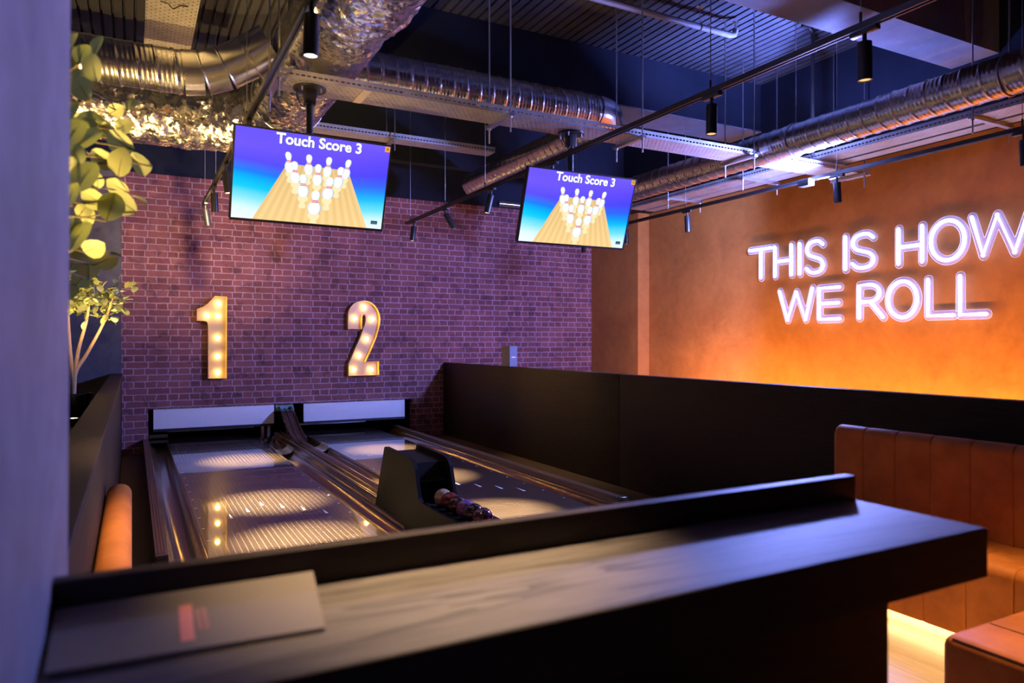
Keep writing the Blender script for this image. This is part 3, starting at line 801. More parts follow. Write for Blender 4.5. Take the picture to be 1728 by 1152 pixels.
def television(cx, cy, cz, label, tilt, yaw, tray_z):
    p = thing('television', label, 'television', (cx, cy + 0.1, cz))
    W, H = 0.99, 0.572
    xf = Matrix.Translation((cx, cy, cz)) @ Matrix.Rotation(yaw, 4, 'Z') @ Matrix.Rotation(tilt, 4, 'X')
    m = MB(xf); m.box((-W / 2, 0.006, -H / 2), (W / 2, 0.040, H / 2), 0.004); body = m.build('body', M['black'], p, 30)
    m = MB(xf); b = 0.009
    m.box((-W / 2, -0.003, -H / 2 - 0.006), (W / 2, 0.006, -H / 2 + b)); m.box((-W / 2, -0.003, H / 2 - b), (W / 2, 0.006, H / 2))
    m.box((-W / 2, -0.003, -H / 2 + b), (-W / 2 + b, 0.006, H / 2 - b)); m.box((W / 2 - b, -0.003, -H / 2 + b), (W / 2, 0.006, H / 2 - b))
    m.build('bezel', M['black'], p)
    xs = xf @ Matrix.Translation((0, 0.004, 0))
    picture(xs, W - 2 * b, H - 2 * b, p)
    m = MB(xf); m.box((-0.20, 0.041, -0.15), (0.20, 0.075, 0.15), 0.006); m.build('wall_plate', M['black'], p, 30)
    py = cy + 0.11
    m = MB(); m.cyl((cx, py, cz - 0.05), (cx, py, tray_z - 0.012), 0.0225, 16); m.build('pole', M['black'], p, 40)
    m = MB(); m.cyl((cx, py, tray_z - 0.013), (cx, py, tray_z - 0.001), 0.105, 28); pl = m.build('ceiling_plate', M['black'], p, 40)
    for k in range(4):
        m = MB(); a = PI / 4 + k * PI / 2; m.cyl((cx + 0.085 * math.cos(a), py + 0.085 * math.sin(a), tray_z - 0.040), (cx + 0.085 * math.cos(a), py + 0.085 * math.sin(a), tray_z - 0.012), 0.006, 8)
        m.build('bolt', M['steel'], pl)
    m = MB(); m.box((cx - 0.034, py - 0.034, tray_z - 0.11), (cx + 0.034, py + 0.034, tray_z - 0.013), 0.004); m.build('collar', M['black'], p, 30)
    m = MB(); m.tube(catmull([(cx - 0.02, py - 0.03, tray_z - 0.11), (cx - 0.06, py - 0.05, tray_z - 0.14), (cx - 0.085, py - 0.03, tray_z - 0.08), (cx - 0.085, py, tray_z - 0.012)], 5), 0.004, 6); m.build('cable', M['black'], p, 60)
ZTR = 3.08
television(1.025, 4.65, 2.452, 'television hung over the left lane showing ten bowling pins', R(20), R(1.8), ZTR)
television(3.085, 4.70, 2.452, 'television hung over the right lane showing ten bowling pins', R(19), R(-0.8), ZTR)

# ------------------------------------------------------------------ cable trays
def bracket(parent, x0, y0, x1, y1, z, rods, ztop, along):
    m = MB()
    if along == 'y': m.box((x0 - 0.02, y0, z - 0.030), (x0 + 0.02, y1, z - 0.004)); 
    else: m.box((x0, y0 - 0.02, z - 0.030), (x1, y0 + 0.02, z - 0.004))
    b = m.build('bracket', M['steel'], parent)
    for rx, ry in rods:
        m = MB(); m.cyl((rx, ry, z - 0.14), (rx, ry, ztop), 0.0062, 8); m.build('threaded_rod', M['steel'], parent, 60)
        m = MB(); m.cyl((rx, ry, z - 0.040), (rx, ry, z - 0.030), 0.014, 6); m.build('nut', M['steel'], b)
# tray A crosses the picture from the left television to the neon wall
p = thing('cable_tray', 'long perforated cable tray carrying both television poles', 'cable tray', (3.6, 4.75, ZTR))
xa, xb, ya, yb = 0.76, 6.52, 4.615, 4.895
B(((xa, ya, ZTR), (xb, yb, ZTR + 0.0015))).build('perforated_base', M['tray_x'], p)
for yy in (ya, yb - 0.0015): B(((xa, yy, ZTR + 0.0016), (xb, yy + 0.0015, ZTR + 0.055))).build('slotted_lip', M['lip_x'], p)
B(((1.345, ya - 0.002, ZTR - 0.0015), (1.40, yb + 0.002, ZTR - 0.0002))).build('joint_plate', M['steel'], p)
for bx in (0.80, 2.42, 3.62, 4.86, 6.36):
    bracket(p, bx, ya - 0.06, bx, yb + 0.06, ZTR, [(bx, ya - 0.035), (bx, yb + 0.035)], ZC, 'y')
# tray B along the neon wall
ZTB = 3.165
p = thing('cable_tray', 'long blue-lit cable tray running along beside the neon sign wall', 'cable tray', (5.95, 4.0, ZTB))
B(((5.76, 0.4, ZTB), (6.00, 7.6, ZTB + 0.0015))).build('perforated_base', M['tray_y'], p)
B(((6.05, 0.4, ZTB), (6.20, 7.6, ZTB + 0.0015))).build('perforated_base', M['tray_y'], p)
for xx in (5.76, 6.00, 6.05, 6.1985): B(((xx, 0.4, ZTB + 0.0016), (xx + 0.0015, 7.6, ZTB + 0.055))).build('slotted_lip', M['lip_y'], p)
for by in (6.75, 5.55, 3.2, 2.0):
    bracket(p, 5.70, by, 6.26, by, ZTB, [(5.725, by), (6.235, by)], ZC if not 3.3 < by < 3.8 else 3.85, 'x')
# tray C, far
p = thing('cable_tray', 'thin cable tray far back, above and behind the left television', 'cable tray', (2.6, 7.4, 3.58))
B(((1.62, 7.30, 3.58), (3.66, 7.50, 3.5815))).build('perforated_base', M['tray_x'], p)
for yy in (7.30, 7.4985): B(((1.62, yy, 3.5816), (3.66, yy + 0.0015, 3.64))).build('slotted_lip', M['lip_x'], p)
for bx in (2.45,): bracket(p, bx, 7.24, bx, 7.56, 3.58, [(bx, 7.26), (bx, 7.54)], ZC, 'y')
# tray D, top left, running away over the spiral duct
p = thing('cable_tray', 'pale perforated cable tray at the top left above the spiral duct', 'cable tray', (0.215, 4.5, 3.50))
B(((0.07, 2.6, 3.50), (0.365, 6.6, 3.5015))).build('perforated_base', M['tray_y'], p)
for xx in (0.07, 0.3635): B(((xx, 2.6, 3.5016), (xx + 0.0015, 6.6, 3.555))).build('slotted_lip', M['lip_y'], p)
for k in range(3):
    m = MB(); yy = 4.42 + 0.22 * k
    m.tube(catmull([(0.15, yy, 3.497), (0.19, yy - 0.03, 3.480), (0.22, yy + 0.02, 3.476), (0.26, yy - 0.03, 3.482), (0.30, yy, 3.497)], 6), 0.0035, 6); m.build('cable_tie', M['black'], p, 60)

# ------------------------------------------------------------------ ducts
def ring_path(P, step):
    out = [Vector(P[0])]
    for a, b in zip(P, P[1:]):
        a, b = Vector(a), Vector(b); n = max(1, int((b - a).length / step))
        out += [a.lerp(b, i / n) for i in range(1, n + 1)]
    return out
def swept_duct(mb, pts, rfun, seg):
    n = len(pts); t0 = (pts[1] - pts[0]).normalized(); u = t0.cross(Vector((0, 0, 1))).normalized(); s = 0; vs = []
    for i, q in enumerate(pts):
        if i: s += (q - pts[i - 1]).length
        t = (pts[min(i + 1, n - 1)] - pts[max(i - 1, 0)]).normalized()
        u = (u - t * u.dot(t)).normalized(); w = t.cross(u)
        for k in range(seg):
            a = 2 * PI * k / seg; d = u * math.cos(a) + w * math.sin(a)
            vs.append(q + d * rfun(s, a, q, d))
    fs = [(i * seg + k, i * seg + (k + 1) % seg, (i + 1) * seg + (k + 1) % seg, (i + 1) * seg + k) for i in range(n - 1) for k in range(seg)]
    fs.append(tuple(range(seg))[::-1]); fs.append(tuple((n - 1) * seg + k for k in range(seg)))
    mb.add(vs, fs)
def spiral_r(R0, pitch):
    def f(s, a, q, d):
        ph = ((s / pitch) - a / (2 * PI)) % 1.0; k = min(ph, 1 - ph) * pitch
        ph2 = (4 * ((s / pitch) - a / (2 * PI))) % 1.0
        return R0 + 0.0065 * math.exp(-(k / 0.0065) ** 2) + 0.0009 * math.sin(2 * PI * ph2)
    return f
RD = 0.142
# left piece
p = thing('spiral_duct', 'galvanised spiral duct at the top left with a segmented elbow', 'duct', (-1.0, 5.26, 3.22))
m = MB(); swept_duct(m, ring_path([(-2.4, 5.26, 3.22), (0.30, 5.26, 3.22)], 0.0055), spiral_r(RD, 0.115), 36); m.build('duct_body', M['spiral'], p, 50)
ep = catmull([(0.30, 5.26, 3.22), (0.42, 5.25, 3.235), (0.56, 5.22, 3.285), (0.70, 5.17, 3.365), (0.84, 5.11, 3.455)], 1)
m = MB()
for a, b in zip(ep, ep[1:]):
    swept_duct(m, [Vector(a), Vector(a).lerp(Vector(b), 0.04), Vector(a).lerp(Vector(b), 0.08), Vector(b)], lambda s, an, q, d: RD + (0.007 if s < 0.012 else 0.002), 36)
m.build('elbow', M['spiral'], p, 25)
# right piece with the branch that turns away from the camera
p = thing('spiral_duct', 'galvanised spiral duct crossing above the right television and turning away', 'duct', (2.8, 5.26, 3.46))
m = MB(); swept_duct(m, ring_path([(1.40, 5.26, 3.46), (3.62, 5.26, 3.46)], 0.0055), spiral_r(RD, 0.115), 36); m.build('duct_body', M['spiral'], p, 50)
m = MB(); ep = [Vector((3.62 + 0.28 * math.sin(R(a)), 5.26 + 0.28 * (1 - math.cos(R(a))), 3.46)) for a in (0, 8, 30, 32, 58, 60, 82, 90)]
swept_duct(m, ep, lambda s, an, q, d: RD + 0.005, 36); m.build('elbow', M['spiral'], p, 25)
m = MB(); swept_duct(m, ring_path([(3.90, 5.54, 3.46), (3.90, 8.45, 3.46)], 0.009), spiral_r(RD, 0.115), 36); m.build('branch', M['spiral'], p, 50)
p = thing('spiral_duct', 'galvanised spiral duct running along above the neon sign', 'duct', (5.06, 4.5, 3.162))
m = MB(); swept_duct(m, ring_path([(5.06, 0.9, 3.162), (5.06, 7.0, 3.162)], 0.007), spiral_r(0.133, 0.125), 36); m.build('duct_body', M['spiral'], p, 50)
for yy in (2.6, 4.3):
    m = MB(); m.tube([(5.06 + 0.139 * math.cos(R(a)), yy, 3.162 + 0.139 * math.sin(R(a))) for a in range(0, 361, 15)], 0.006, 6, False)
    m.cyl((5.06, yy, 3.162 + 0.133), (5.06, yy, ZC), 0.004, 6)
    m.build('hanger', M['steel'], p, 60)

# foil-wrapped duct
def foil_r(R0, R1, ysw):
    def f(s, a, q, d):
        rr = R0 + (R1 - R0) / (1 + math.exp((q.y - ysw) / 0.012))
        v = q + d * rr
        n = noise.fractal(v * 6.0, 0.9, 2.1, 3) * 0.014
        c = noise.cell(v * 9) * 0.004
        rdg = (1 - abs(noise.noise(v * 15 + Vector((3, 1, 7))))) ** 6 * 0.011 + (1 - abs(noise.noise(v * 27))) ** 5 * 0.005
        return rr + n + c + rdg
    return f
p = thing('insulated_duct', 'large crumpled foil wrapped duct at the upper left', 'duct', (1.16, 4, 3.47))
pth = ring_path([(1.16, 0.7, 3.47), (1.16, 6.35, 3.47)], 0.016)
pth += [Vector((1.16 - 0.75 * (1 - math.cos(R(a))), 6.36 + 0.75 * math.sin(R(a)), 3.47)) for a in range(2, 91, 2)]
pth += ring_path([(0.40, 7.11, 3.47), (-3.3, 7.11, 3.47)], 0.016)
m = MB(); swept_duct(m, pth, foil_r(0.283, 0.312, 4.05), 110); m.build('foil_jacket', M['foil'], p, 180)
for yy in (5.15, 6.2):
    m = MB(); m.tube([(1.16 + 0.30 * math.cos(R(a)), yy, 3.47 + 0.30 * math.sin(R(a))) for a in range(0, 361, 10)], 0.005, 6, False)
    m.build('strap', M['steel'], p, 60)

# black conduit drop and sprinkler pipe
m = MB(); m.tube(catmull([(5.55, 4.64, ZC - 0.012), (5.64, 4.64, ZC - 0.013), (5.69, 4.64, ZC - 0.06), (5.69, 4.64, ZC - 0.16), (5.69, 4.64, 3.18)], 5), 0.018, 10)
tag(m.build('conduit', M['black'], None, 60), 'black vertical conduit dropping from the ceiling to the cable tray', 'conduit')
p = thing('sprinkler_pipe', 'blue grey sprinkler pipe hung under the ribbed ceiling', 'pipe', (4, 4.83, 4.22))
M['bluegrey'] = plain('pipe_paint', (0.22, 0.23, 0.28), 0.45)
m = MB(); m.tube([(2.0, 4.83, 4.22), (4.83, 4.83, 4.22), (4.875, 4.83, 4.235), (4.89, 4.83, 4.28)], 0.027, 12); m.build('pipe', M['bluegrey'], p, 40)
m = MB(); m.cyl((4.89, 4.83, 4.28), (4.89, 4.83, 4.36), 0.012, 8); m.cyl((4.89, 4.83, 4.35), (4.89, 4.83, 4.355), 0.03, 12); m.build('sprinkler_head', M['chrome'], p, 40)
m = MB(); m.tube([(4.46, 4.83 + 0.031 * math.cos(R(a)), 4.22 + 0.031 * math.sin(R(a))) for a in range(0, 361, 20)], 0.005, 6, False); m.cyl((4.46, 4.83, 4.25), (4.46, 4.83, ZC), 0.004, 6); m.box((4.42, 4.81, ZC - 0.006), (4.50, 4.85, ZC)); m.build('hanger', M['chrome'], p, 40)
p = thing('ceiling_camera', 'small dark dome fitting under the ribbed ceiling at the top edge', 'ceiling fitting', (4.05, 4.3, ZC))
m = MB(); m.lathe([(0.06, 0), (0.06, -0.03), (0.05, -0.035)], (4.05, 4.26, ZC), 24); m.build('base', M['black'], p, 40)
m = MB(); m.lathe([(0.048, -0.035), (0.044, -0.055), (0.030, -0.075), (0.001, -0.083)], (4.05, 4.26, ZC), 24); m.build('dome', M['plasticblack'], p, 60)
# shiny pipe with an elbow behind the right television
p = thing('waste_pipe', 'dark glossy pipe with an elbow behind the right television', 'pipe', (4.4, 7.3, 3.0))
m = MB(); m.tube(catmull([(3.7, 7.3, 3.00), (4.55, 7.3, 3.00), (4.90, 7.3, 3.00), (5.02, 7.3, 2.96), (5.05, 7.3, 2.86)], 5), 0.035, 12)
m.build('pipe', M['plasticblack'], p, 60)
m = MB(); m.cyl((4.6, 7.3, 3.0), (4.6, 7.3, ZC - 0.002), 0.005, 8); m.build('hanger', M['steel'], p, 60)

# ------------------------------------------------------------------ lighting tracks and spotlights
def track(x, y0, y1, z, cables, label):
    p = thing('lighting_track', label, 'lighting track', (x, (y0 + y1) / 2, z))
    m = MB(); m.sweep([(-0.018, 0), (-0.018, 0.032), (0.018, 0.032), (0.018, 0), (0.009, 0), (0.009, 0.014), (-0.009, 0.014), (-0.009, 0)], [y0, y1], lambda q, t: (x + q[0], t, z + q[1]), close=True)
    m.build('rail', M['black'], p)
    for cy in cables:
        m = MB(); zt = 3.85 if (3.39 < cy < 3.79 or 5.97 < cy < 6.46) else ZC
        m.cyl((x, cy, z + 0.032), (x, cy, zt), 0.0028, 6); m.build('suspension_cable', M['steel'], p, 60)
        m = MB(); m.cyl((x, cy, z + 0.032), (x, cy, z + 0.085), 0.007, 8); m.build('cable_grip', M['black'], p, 60)
track(0.667, 0.9, 8.25, 2.86, (8.1, 7.0, 5.0, 3.0), 'black lighting track on the left, ending in front of the bricks beside the left television')
track(3.0, 0.6, 8.45, 2.87, (8.3, 7.2, 6.2, 3.16, 2.18), 'black lighting track in the middle, crossing above the right television')
track(5.42, 0.6, 8.6, 2.87, (8.3, 6.1, 4.17, 2.7), 'black lighting track on the right, beside the neon sign wall')

def make_spot():
    p = thing('track_spotlight', '', 'spotlight', (0, 0, 0), 'track spotlights')
    B(((-0.017, -0.07, -0.024), (0.017, 0.07, -0.001)), bev=0.003).build('adapter', M['black'], p, 30)
    m = MB(); m.cyl((0, 0, -0.062), (0, 0, -0.024), 0.010, 10); m.build('stem', M['black'], p, 60)
    m = MB(); m.lathe([(0.0305, -0.062), (0.032, -0.065), (0.032, -0.238), (0.029, -0.238), (0.028, -0.230), (0.001, -0.230)], (0, 0, 0), 24); h = m.build('housing', M['black'], p, 40)
    m = MB(); m.cyl((0, 0, -0.2305), (0, 0, -0.2285 - 0.004), 0.0275, 24); m.build('lens', M['lens'], p, 60)
    return p
spot0 = make_spot()
ord_ = ['first', 'second', 'third', 'fourth', 'fifth', 'sixth', 'seventh']
def spots(x, z, rows, first=[True]):
    for (y, target, energy, lab, lens) in rows:
        s = spot0 if first[0] else copy_tree(spot0); first[0] = False
        s['label'] = lab
        s.location = (x, y, z)
        tx, ty = target[:2]; tz = target[2] if len(target) > 2 else 0.0
        d = Vector((tx - x, ty - y, tz - z)).normalized()
        # tilt of the body towards its target, limited
        q = Vector((0, 0, -1)).rotation_difference(d if d.z < -0.8 else Vector((0.05, 0.12, -1)).normalized())
        for ch in s.children:
            if ch.name.startswith(('housing', 'lens')):
                piv = Vector((0, 0, -0.055)); ch.rotation_mode = 'QUATERNION'; ch.rotation_quaternion = q
                ch.location = piv - q @ piv
                if ch.name.startswith('lens') and lens: ch.material_slots[0].link = 'OBJECT'; ch.material_slots[0].material = M[lens]
        cone = 25 if energy > 20 else (64 if lens == 'lens_bright' or tz > 0 else 34)
        if energy:
            src = Vector((x, y, z)) + Vector((0, 0, -0.055)) + d * 0.20
            lamp('spot_beam', 'SPOT', src, energy * 170, (1.0, 0.69, 0.38), target=src + d, size=0.03, spot=cone, blend=1.0)
G = 'spotlight hanging from the '
spots(0.667, 2.86, [
    (8.05, (1.1, 8.25), 70, 'black spotlight at the far end of the left track, lowest beside the left television', None),
    (7.15, (0.75, 10.15, 2.75), 1.3, 'second black spotlight from the far end of the left track', None),
    (6.22, (1.0, 6.0), 60, 'third spotlight of the left track, half hidden by the left television edge', None),
    (4.95, (1.0, 4.75), 60, 'assumed spotlight of the left track hidden behind the left television', None),  # unseen fixture, assumed above a light pool on the lane
    (3.06, (0.60, 3.05), 3.2, 'large near black spotlight above the left television in front of the foil duct', 'lens_bright')])
spots(0.667, 2.86, [
    (1.35, (0.34, 0.97), 1.8, 'assumed spotlight of the left track above the bar counter, beyond the top edge', None)])  # out-of-view fixture added for the light on the counter
spots(3.0, 2.87, [
    (8.17, (2.65, 8.3), 55, 'black spotlight at the far end of the middle track, lowest against the bricks', None),
    (7.20, (4.2, 6.9, 0.95), 1.1, 'second spotlight from the far end of the middle track', None),
    (6.07, (2.45, 6.45), 55, 'third spotlight of the middle track, next to the right television', None),
    (4.95, (2.4, 4.8), 55, 'assumed spotlight of the middle track hidden behind the right television', None),  # fixture not visible, assumed from the lane pool and the track spacing
    (3.15, (2.9, 3.1), 2.5, 'black spotlight of the middle track under the blue ceiling beam', 'dimlens'),
    (2.16, (3.1, 2.2), 2.5, 'largest spotlight of the middle track near the top right', 'dimlens')])
spots(5.42, 2.87, [
    (8.13, (5.5, 8.2), 0.8, 'spotlight at the far end of the right track, peeping below the right television', None),
    (7.18, (5.5, 7.2), 0.8, 'spotlight of the right track just right of the right television', None),
    (6.07, (5.6, 6.1), 0.8, 'spotlight of the right track against the orange wall beside the pale pilaster edge', None),
    (4.17, (5.7, 4.2), 0, 'spotlight of the right track above the word THIS', 'dimlens'),
    (2.69, (5.7, 2.7), 0, 'spotlight of the right track cut by the right edge above the word HOW', 'dimlens')])
# assumed blue wash light on the right track, with both its lamps
p = thing('assumed_wash_light', 'assumed small black wash light on the right track under the bright cable tray', 'wash light', (5.33, 4.42, 2.81))
B(((5.29, 4.36, 2.81), (5.37, 4.48, 2.868)), bev=0.006).build('housing', M['black'], p, 30)
m = MB(); m.box((5.3705, 4.41, 2.84), (5.4015, 4.43, 2.885)); m.build('bracket', M['black'], p)
lamp('assumed_blue_wash', 'SPOT', (5.42, 4.30, 2.83), 1900, BLUE, target=(5.42 - 0.76, 4.30 + 0.65, 2.83), size=0.16, spot=176, blend=0.12)
lamp('assumed_blue_wash', 'SPOT', (5.33, 4.42, 2.90), 190, BLUE, target=(5.05, 4.45, 4.0), size=0.04, spot=152, blend=0.3)

# ------------------------------------------------------------------ seating
def channel_back(x_front, thick, z0, z1, y0, y1, seams, facing, name, parent):
    # upright padded back: section in (x, z) with rounded top, swept along y, pulled in at the seams
    r = min(0.05, thick / 2 - 0.001)
    sec = [(thick, z0), (thick, z1 - r)] + [(thick - r + r * math.cos(R(a)), z1 - r + r * math.sin(R(a))) for a in (20, 45, 70, 90)]
    sec += [(r + r * math.cos(R(a)), z1 - r + r * math.sin(R(a))) for a in (90, 110, 135, 160, 180)] + [(0, z0 + (z1 - z0) * 0.5), (0, z0)]
    ys = set([y0, y0 + 0.012, y0 + 0.03, y1 - 0.03, y1 - 0.012, y1])
    y = y0
    while y < y1: ys.add(round(y, 4)); y += 0.03
    for s in seams:
        for d in (-0.02, -0.01, -0.005, -0.002, 0, 0.002, 0.005, 0.01, 0.02):
            if y0 < s + d < y1: ys.add(round(s + d, 4))
    def fn(q, t):
        ind = sum(0.005 * math.exp(-((t - s) / 0.003) ** 2) + 0.0015 * math.exp(-((t - s) / 0.02) ** 2) for s in seams)
        e = min(t - y0, y1 - t); ind += 0.018 * max(0, 1 - e / 0.03) ** 2
        k = 1 - q[0] / thick
        zz = q[1] - (ind if q[1] > z1 - r * 1.2 else 0)
        return (x_front + facing * (q[0] + ind * (1 if k > 0.5 else 0)), t, zz)
    m = MB(); m.sweep(sec, sorted(ys), fn, close=True)
    return m.build(name, M['leather'], parent, 50)
p = thing('banquette', 'tan leather banquette with stitched channels in front of the dark partition', 'banquette', (3.6, 1.7, 0))
SE = [2.71, 2.515, 2.315, 2.11, 1.91, 1.71, 1.51, 1.31, 1.11]
channel_back(3.75, 0.11, 0.30, 0.918, 0.4, 2.915, SE, 1, 'backrest', p)
def seat_block(x0, x1, y0, y1, z0, z1, seams, parent):
    r = 0.045
    sec = [(x1, z0), (x1, z1)] + [(x0 + r + r * math.cos(R(a)), z1 - r + r * math.sin(R(a))) for a in (90, 110, 130, 150, 170, 180)] + [(x0, z0)]
    ys = set([y0, y1]); y = y0
    while y < y1: ys.add(round(y, 4)); y += 0.04
    for s in seams:
        for d in (-0.02, -0.01, -0.005, -0.002, 0, 0.002, 0.005, 0.01, 0.02): ys.add(round(s + d, 4))
    def fn(q, t):
        ind = sum(0.005 * math.exp(-((t - s) / 0.003) ** 2) + 0.0015 * math.exp(-((t - s) / 0.02) ** 2) for s in seams)
        return (q[0] + (ind if q[0] < x0 + r else 0), t, q[1] - (ind if q[1] > z1 - r else 0))
    m = MB(); m.sweep(sec, sorted(ys), fn, close=True)
    return m.build('seat', M['leather'], parent, 50)
seat_block(3.36, 3.749, 0.4, 2.915, 0.072, 0.432, SE, p)
M['plinth'] = plain('pale_plinth', (0.60, 0.48, 0.30), 0.5)
B(((3.43, 0.42, 0.0), (3.84, 2.90, 0.0715))).build('plinth', M['plinth'], p)
B(((3.385, 0.45, 0.062), (3.400, 2.90, 0.0715))).build('led_strip', M['led'], p)
lamp('bench_led_glow', 'AREA', (3.39, 1.7, 0.058), 8, (1.0, 0.70, 0.34), size=0.02, size_y=2.4, rot=(0, 0, 0))

p = thing('bench', 'tan leather bench end in the lower right corner', 'bench', (2.9, 0.9, 0))
bm = bmesh.new()
m = MB(); m.box((2.37, -0.2, 0.065), (3.30, 1.432, 0.452), 0.04)
m.build('seat', M['leather'], p, 60)
for xx in (2.60, 2.83, 3.06):
    m = MB(); m.tube([(xx, -0.16, 0.4525), (xx, 1.395, 0.4525)], 0.0022, 6); m.build('seam', M['stitch'], p)
m = MB(); m.tube([(2.383, -0.16, 0.442), (2.383, 1.395, 0.442)], 0.003, 6); m.build('piping', M['stitch'], p)
B(((2.43, -0.15, 0), (3.25, 1.36, 0.0645))).build('plinth', M['plinth'], p)

p = thing('bench', 'orange leather bench back against the low wall left of the lanes', 'bench', (0, 2.7, 0))
channel_back(-0.004, 0.112, 0.13, 0.705, 1.3, 4.12, [], -1, 'backrest', p)
B(((-0.002, 1.3, 0.09), (0.40, 2.6, 0.44)), bev=0.03).build('seat', M['leather'], p, 60)
B(((-0.10, 1.32, 0), (0.36, 2.58, 0.0895))).build('plinth', M['matteblack'], p)
B(((-0.10, 2.62, 0), (-0.012, 4.09, 0.1295))).build('foot_rail', M['matteblack'], p)

# menu stand on the partition
p = thing('menu_stand', 'small folded menu card standing on the dark partition', 'menu', (4.25, 8.1, 1.10))
M['bluecard'] = plain('slate_card', (0.14, 0.17, 0.24), 0.5, noise_amt=0.03)
M['warmlitcard'] = plain('warm_lit_card', (0.30, 0.22, 0.14), 0.5, noise_amt=0.03)  # warm light on the left leaf is put into its brown
m = MB(); m.prism([(4.215, 8.22), (4.213, 8.214), (4.262, 8.085), (4.266, 8.09)], 1.1005, 1.362, lambda a, b, d: (a, b, d)); m.build('left_leaf', M['warmlitcard'], p)
m = MB(); m.prism([(4.262, 8.085), (4.266, 8.091), (4.372, 8.095), (4.372, 8.089)], 1.1005, 1.362, lambda a, b, d: (a, b, d)); lf = m.build('right_leaf', M['bluecard'], p)
m = MB(); m.prism([(4.288, 8.0848), (4.348, 8.0868), (4.348, 8.0872), (4.288, 8.0852)], 1.212, 1.224, lambda a, b, d: (a, b, d)); m.build('printed_heading', M['marking'], lf)

# ------------------------------------------------------------------ planter and trees
p = thing('planter_box', 'dark planter trough behind the low wall at the left', 'planter', (-0.7, 5.5, 0))
B(((-1.35, 1.36, 0.70), (-0.246, YW - 0.05, 0.74))).build('soil', M['soil'], p)
B(((-1.40, 1.36, 0), (-1.351, YW - 0.05, 0.98))).build('back_board', M['matteblack'], p)
def leaf(mb, c, ax, nrm, L, W):
    # rounded eucalyptus leaf: stalk end at c, along ax, folded slightly along the midrib
    ax = ax.normalized(); nrm = (nrm - ax * nrm.dot(ax)).normalized(); sd = ax.cross(nrm)
    prof = [(0, 0.02), (0.08, 0.45), (0.25, 0.85), (0.5, 1.0), (0.72, 0.86), (0.9, 0.5), (1.0, 0.04)]
    vs = []; fs = []; n = len(prof)
    for t, w in prof:
        b = 0.10 * L * math.sin(PI * t)
        for s in (-1, -0.5, 0, 0.5, 1): vs.append(c + ax * (t * L) + sd * (s * w * W / 2) + nrm * (b * 0.6 + abs(s) * w * W * 0.10))
    for i in range(n - 1):
        for k in range(4): fs.append((i * 5 + k, i * 5 + k + 1, (i + 1) * 5 + k + 1, (i + 1) * 5 + k))
    mb.add(vs, fs)
def rv(): return Vector((rnd.uniform(-1, 1), rnd.uniform(-1, 1), rnd.uniform(-1, 1)))
def eucalyptus(base, potz, stems, nleaf, lsize, label, extra=None):
    p = thing('potted_eucalyptus', label, 'tree', (base.x, base.y, potz))
    m = MB(); m.lathe([(0.10, 0), (0.13, 0.23), (0.135, 0.245), (0.12, 0.245), (0.115, 0.20), (0.001, 0.20)], (base.x, base.y, potz), 28); m.build('pot', M['pot'], p, 40)
    tr = MB(); br = MB(); lf = MB()
    for st in stems:
        P = catmull([Vector(q) for q in st], 6); n = len(P)
        P = [Vector(q) for q in P]
        tr.tube(P, [0.021 - 0.013 * i / (n - 1) for i in range(n)], 8)
    tips = [Vector(st[-1]) for st in stems]
    for k in range(nleaf[0]):
        st = rnd.choice(stems); a, b = Vector(st[-2]), Vector(st[-1]); s0 = a.lerp(b, rnd.uniform(0.1, 1.0))
        d = Vector((rnd.uniform(-1, 1), rnd.uniform(-1, 1), rnd.uniform(-0.35, 1.1))).normalized(); ln = rnd.uniform(0.18, 0.42) * nleaf[2]
        mid = s0 + d * ln * 0.55 + Vector((0, 0, 0.04)); e = s0 + d * ln + Vector((0, 0, -0.03))
        tw = [Vector(q) for q in catmull([s0, mid, e], 4)]
        br.tube(tw, 0.0026, 5)
        for j in range(nleaf[1]):
            q = tw[1 + int((len(tw) - 2) * j / nleaf[1])].copy()
            ax = (d * 0.5 + rv()).normalized(); ax.z -= 0.25
            leaf(lf, q, ax, Vector((rnd.uniform(-0.6, 0.6), rnd.uniform(-0.9, 0.3), 1)), lsize * rnd.uniform(0.75, 1.2), lsize * rnd.uniform(0.6, 0.95))
    if extra: extra(br, lf)
    tr.build('trunk', M['trunk'], p, 60); br.build('twigs', M['twig'], p, 60); lf.build('foliage', M['leaf'], p, 60)
    return p
# far tree, whole crown in view beside the pillar
bx, by = -0.44, 7.0
eucalyptus(Vector((bx, by, 0)), 0.745, [
    [(bx, by, 0.94), (bx, by, 1.10), (bx - 0.02, by, 1.32), (bx - 0.04, by, 1.66), (bx - 0.06, by - 0.02, 1.86)],
    [(bx, by, 0.94), (bx + 0.01, by, 1.14), (bx + 0.04, by, 1.36), (bx + 0.10, by, 1.62), (bx + 0.12, by + 0.02, 1.84)],
    [(bx, by, 0.94), (bx + 0.015, by, 1.16), (bx + 0.10, by, 1.32), (bx + 0.22, by, 1.58), (bx + 0.30, by, 1.82)]],
    (46, 7, 1.0), 0.066, 'small potted eucalyptus tree with pale trunk seen past the left pillar')
